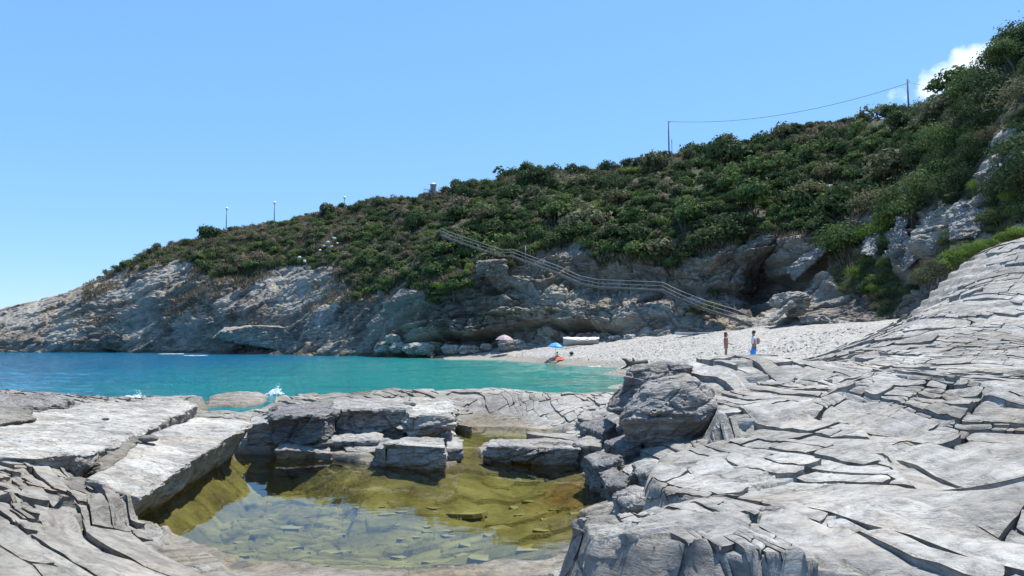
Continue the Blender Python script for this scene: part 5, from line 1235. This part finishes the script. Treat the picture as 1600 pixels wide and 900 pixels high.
LIE = dict(ST); LIE.update(pelvis=(0, 0, .14), waist=(-.15, 0, .14), chest=(-.35, 0, .17), neckb=(-.50, 0, .20), neck=(-.58, 0, .22), head=(-.66, 0, .24), crown=(-.76, 0, .26), nose=(-.65, 0, .335), shl=(-.47, .18, .17), shr=(-.47, -.18, .17),
           ell=(-.25, .28, .08), elr=(-.25, -.28, .08), wrl=(0, .28, .07), wrr=(0, -.28, .07), hal=(.08, .28, .06), har=(.08, -.28, .06), hil=(.08, .10, .13), hir=(.08, -.10, .13), knl=(.42, .12, .48), knr=(.42, -.12, .42),
           cal=(.50, .12, .36), car=(.50, -.12, .30), anl=(.66, .12, .08), anr=(.66, -.12, .08), tol=(.80, .12, .05), tor=(.80, -.12, .05))
Y = 83; c = atY(866, 552, Y)
person('person', SIT, 'tanned person sitting upright under the light blue parasol', M_hairb, False, [('swim_trunks', [[(0, 0, .13, (.17, .13)), (0, 0, .2, (.165, .12))]], M_red)], R(190), (c[0] + .35, Y, beach_z(c[0] + .35, Y) + .02), 1.05)
Y = 82; c = atY(863, 553, Y)
person('person', LIE, 'tanned person lying with raised knees in front of the light blue parasol', M_hair, False, [('swimwear', [[(0, 0, .14, (.165, .13)), (.06, 0, .14, (.16, .12))]], M_bikini)], R(180), (c[0] - .1, Y, beach_z(c[0] - .1, Y) + .02), 1.05)
def cloth(name, loc, sx, sy, mat, label, cat, h=.12, rz=0):
    n = 24; u, v = np.meshgrid(np.linspace(-1, 1, n), np.linspace(-1, 1, n), indexing='ij'); zz = h * np.clip(1 - np.maximum(np.abs(u), np.abs(v)) ** 3, 0, 1) * (.7 + .5 * noise(u * 2.2, v * 2.2, u * 0, int(abs(loc[0]) * 7)))
    o = mesh_from(name, np.stack([u * sx * (1 + .06 * noise(v * 3, u * 0, u * 0, 3)), v * sy, zz + .01], -1).reshape(-1, 3), grid_faces(n, n), mat, smooth=True)
    sm = o.modifiers.new('s', 'SOLIDIFY'); sm.thickness = .02
    o.location = loc; o.rotation_euler = (0, 0, rz); return tag(o, label, cat)
c = atY(872, 553, 82.6); cloth('towel', (c[0] + .2, 82.6, beach_z(c[0] + .2, 82.6) + .05), .55, .45, M_red, 'orange red towel bundled beside the sunbathers', 'towel', .3)
c = atY(893, 547, 84); bag('beach_bag', (c[0], 84, beach_z(c[0], 84) + .18), (.24, .2, .22), M_black, 'black bag standing alone on the pebbles right of the blue parasol', 'bag')
# covered boat
def boat(px, py, Y, L_, Hh, mat, label, cover=True, rz=0):
    c = atY(px, py, Y); o = empty('boat', (c[0], Y, beach_z(c[0], Y)), rz); m = MB(); bm = m.bm; rings = []
    for i in range(13):
        t = -1 + 2 * i / 12; w_ = .75 * (1 - abs(t) ** 3 * .75); hh = Hh * (1 + .25 * t * t)
        rings.append([bm.verts.new((t * L_ / 2, math.cos(k * math.pi / 8) * w_, .08 + (hh if k in (0, 8) else hh * (1 - math.sin(k * math.pi / 8)) ** .8))) for k in range(9)])
    for p, q in zip(rings, rings[1:]):
        for k in range(8): bm.faces.new((p[k], q[k], q[k + 1], p[k + 1]))
    bm.faces.new(rings[0]); bm.faces.new(rings[-1][::-1]); m.build('hull', mat, o, True)
    if cover:
        m = MB(); bm = m.bm; rings = []
        for i in range(17):
            t = -1 + 2 * i / 16; w_ = .82 * (1 - abs(t) ** 3 * .7); hh = Hh * (1 + .25 * t * t)
            rings.append([bm.verts.new((t * L_ / 2 * 1.02, -w_ + 2 * w_ * k / 8, hh - .1 * (k in (0, 8)) + .06 + .28 * math.sin(k * math.pi / 8) * (1 - t * t * .6) + .05 * math.sin(i * 1.7 + k))) for k in range(9)])
        for p, q in zip(rings, rings[1:]):
            for k in range(8): bm.faces.new((p[k], p[k + 1], q[k + 1], q[k]))
        m.build('cover', M_tee, o, True)
        MB().tube([(L_ * .1, -.84, Hh * .7), (L_ * .18, -.5, Hh + .30), (L_ * .22, 0, Hh + .42), (L_ * .25, .6, Hh + .25)], .05, 6).build('strap', M_black, o)
    else:
        for s_ in (-1, 1): MB().tube([(-L_ / 2, s_ * .2, Hh * 1.3), (0, s_ * .75, Hh * 1.1), (L_ / 2, s_ * .2, Hh * 1.3)], .04, 6).build('gunwale', M_bag, o)
    return tag(o, label, 'boat')
boat(908, 541, 96, 4.8, .8, plain('cream_hull', (.42, .40, .34), .6), 'pale boat under a white cover drawn up against the cliff', True, R(4))
boat(1085, 530, 86, 4.6, .30, plain('white_hull', (.70, .72, .74), .5), 'low white boat with a blue rim lying at the cliff foot', False, R(-2))
# driftwood
dr = Vector(atY(1000, 571, 48)); o = MB(); D0 = lambda px, py, Y=48: tuple(Vector(atY(px, py, Y)))
dm = MB().tube([D0(1012, 564), D0(1000, 568), D0(988, 569), D0(982, 567), D0(977, 562), D0(972, 560.5)], [.14, .20, .23, .19, .11, .05], 8)
dm.tube([D0(984, 568), D0(979, 573), D0(970, 577)], [.14, .09, .03], 6).tube([D0(979, 565), D0(976.5, 560)], [.09, .05], 6).tube([D0(992, 568), D0(990, 563), D0(988.5, 558.5)], [.13, .10, .03], 6)
tag(dm.build('driftwood', M_wood, smooth=True), 'dark forked driftwood trunk lying on the pebbles behind the near rocks', 'driftwood')
# swimmers
for px, lab, arms in ((674, 'swimmer with a raised arm in the shallow water by the rocks', True), (692, 'swimmer with only the dark head above the water', False)):
    c = atz(px, 561 if arms else 562, 0)
    S_ = {k: (v[0], v[1], v[2] - (1.15 if arms else 1.42)) for k, v in ST.items()}
    if arms: S_.update(ell=(.12, .26, .42), wrl=(.25, .36, .62), hal=(.29, .40, .69))
    person('person', S_, lab, M_hairb, False, [], R(-30), (c[0], c[1], 0), 1.0)
# foam and splashes
M_foam = plain('white_foam', (.85, .88, .90), .5, var=.05)
def splash(px, py, Y, n, sx, h, label, seed):
    g = random.Random(seed); c = atz(px, py, .02) if Y is None else atY(px, py, Y); m = MB()
    for i in range(n):
        t = g.gauss(0, .4); hh = min(1, g.expovariate(3.2)) * h * (math.exp(-((t - .35) / .25) ** 2) + .35 * math.exp(-((t + .4) / .3) ** 2) + .08); r_ = g.uniform(.008, .028) * (1.5 - min(1, hh / h))
        m.sphere((c[0] + t * sx, c[1] + g.gauss(0, .15), c[2] + hh), (r_ * 1.5, r_, r_), 6)
    tag(m.build('sea_spray', M_foam, smooth=True), label, 'splash', kind='stuff')
splash(430, 616, None, 420, .38, .55, 'white splash of a wave breaking on the low rock platform', 1)
splash(208, 624, None, 350, .6, .4, 'white spray behind the huge pale slab', 2)
def foam(px, py, L_, W_2, label, seed):
    g = np.random.default_rng(seed); c = atz(px, py, 0); n, k = 60, 9; u, v = np.meshgrid(np.linspace(-1, 1, n), np.linspace(-1, 1, k), indexing='ij')
    wv = W_2 * (1 - u ** 2) * (.6 + .5 * noise(u * 4, v * 0, u * 0, seed)); X = c[0] + u * L_; Yq = c[1] + v * wv + .4 * noise(u * 3, u * 0, u * 0, seed + 1)
    tag(mesh_from('sea_foam', np.stack([X, Yq, .06 + .06 * np.abs(noise(X * 3, Yq * 3, 0 * X, seed)) * (1 - v ** 2)], -1).reshape(-1, 3), grid_faces(n, k), M_foam, smooth=True), label, 'foam', kind='stuff')
foam(268, 553.5, 2.4, .8, 'white foam patch under the sea cave', 3); foam(305, 556, 2.2, .7, 'second white foam patch right of the sea cave foam', 4)
foam(937, 573.5, 1.2, .25, 'thin white foam line on the beach edge', 5); foam(150, 625, 1.6, .12, 'thin white foam line behind the left rocks', 6)

# ------------------------------------------------------------------ cloud (far beyond the hill, part of the sky)
def cloud():
    tc = wn.new('ShaderNodeTexCoord'); d = Vector(ray(1500, 112)).normalized()
    mp = wn.new('ShaderNodeVectorMath'); mp.operation = 'SUBTRACT'; wl.new(tc.outputs['Generated'], mp.inputs[0]); mp.inputs[1].default_value = d
    vr = wn.new('ShaderNodeVectorRotate'); vr.rotation_type = 'Y_AXIS'; vr.inputs['Angle'].default_value = R(22); wl.new(mp.outputs[0], vr.inputs['Vector'])
    mm = wn.new('ShaderNodeMapping'); mm.inputs['Scale'].default_value = (13, 13, 44); wl.new(vr.outputs[0], mm.inputs[0])
    ln = wn.new('ShaderNodeVectorMath'); ln.operation = 'LENGTH'; wl.new(mm.outputs[0], ln.inputs[0])
    nz = wn.new('ShaderNodeTexNoise'); nz.inputs['Scale'].default_value = 38; nz.inputs['Detail'].default_value = 6; wl.new(tc.outputs['Generated'], nz.inputs['Vector'])
    s1 = mth(wn, wl, 'SUBTRACT', 1.0, ln.outputs['Value']); s2 = mth(wn, wl, 'ADD', s1, mth(wn, wl, 'MULTIPLY', mth(wn, wl, 'SUBTRACT', nz.outputs[0], .5), 1.6))
    rp_ = ramp(wn, wl, s2, [(.05, (0, 0, 0)), (.6, (1, 1, 1))])
    base_sky = mixc(wn, wl, .68, sky.outputs[0], (.74, 1.95, 4.1))
    wl.new(mixc(wn, wl, rp_, base_sky, (4.6, 5.1, 5.8)), bg.inputs['Color'])
cloud()
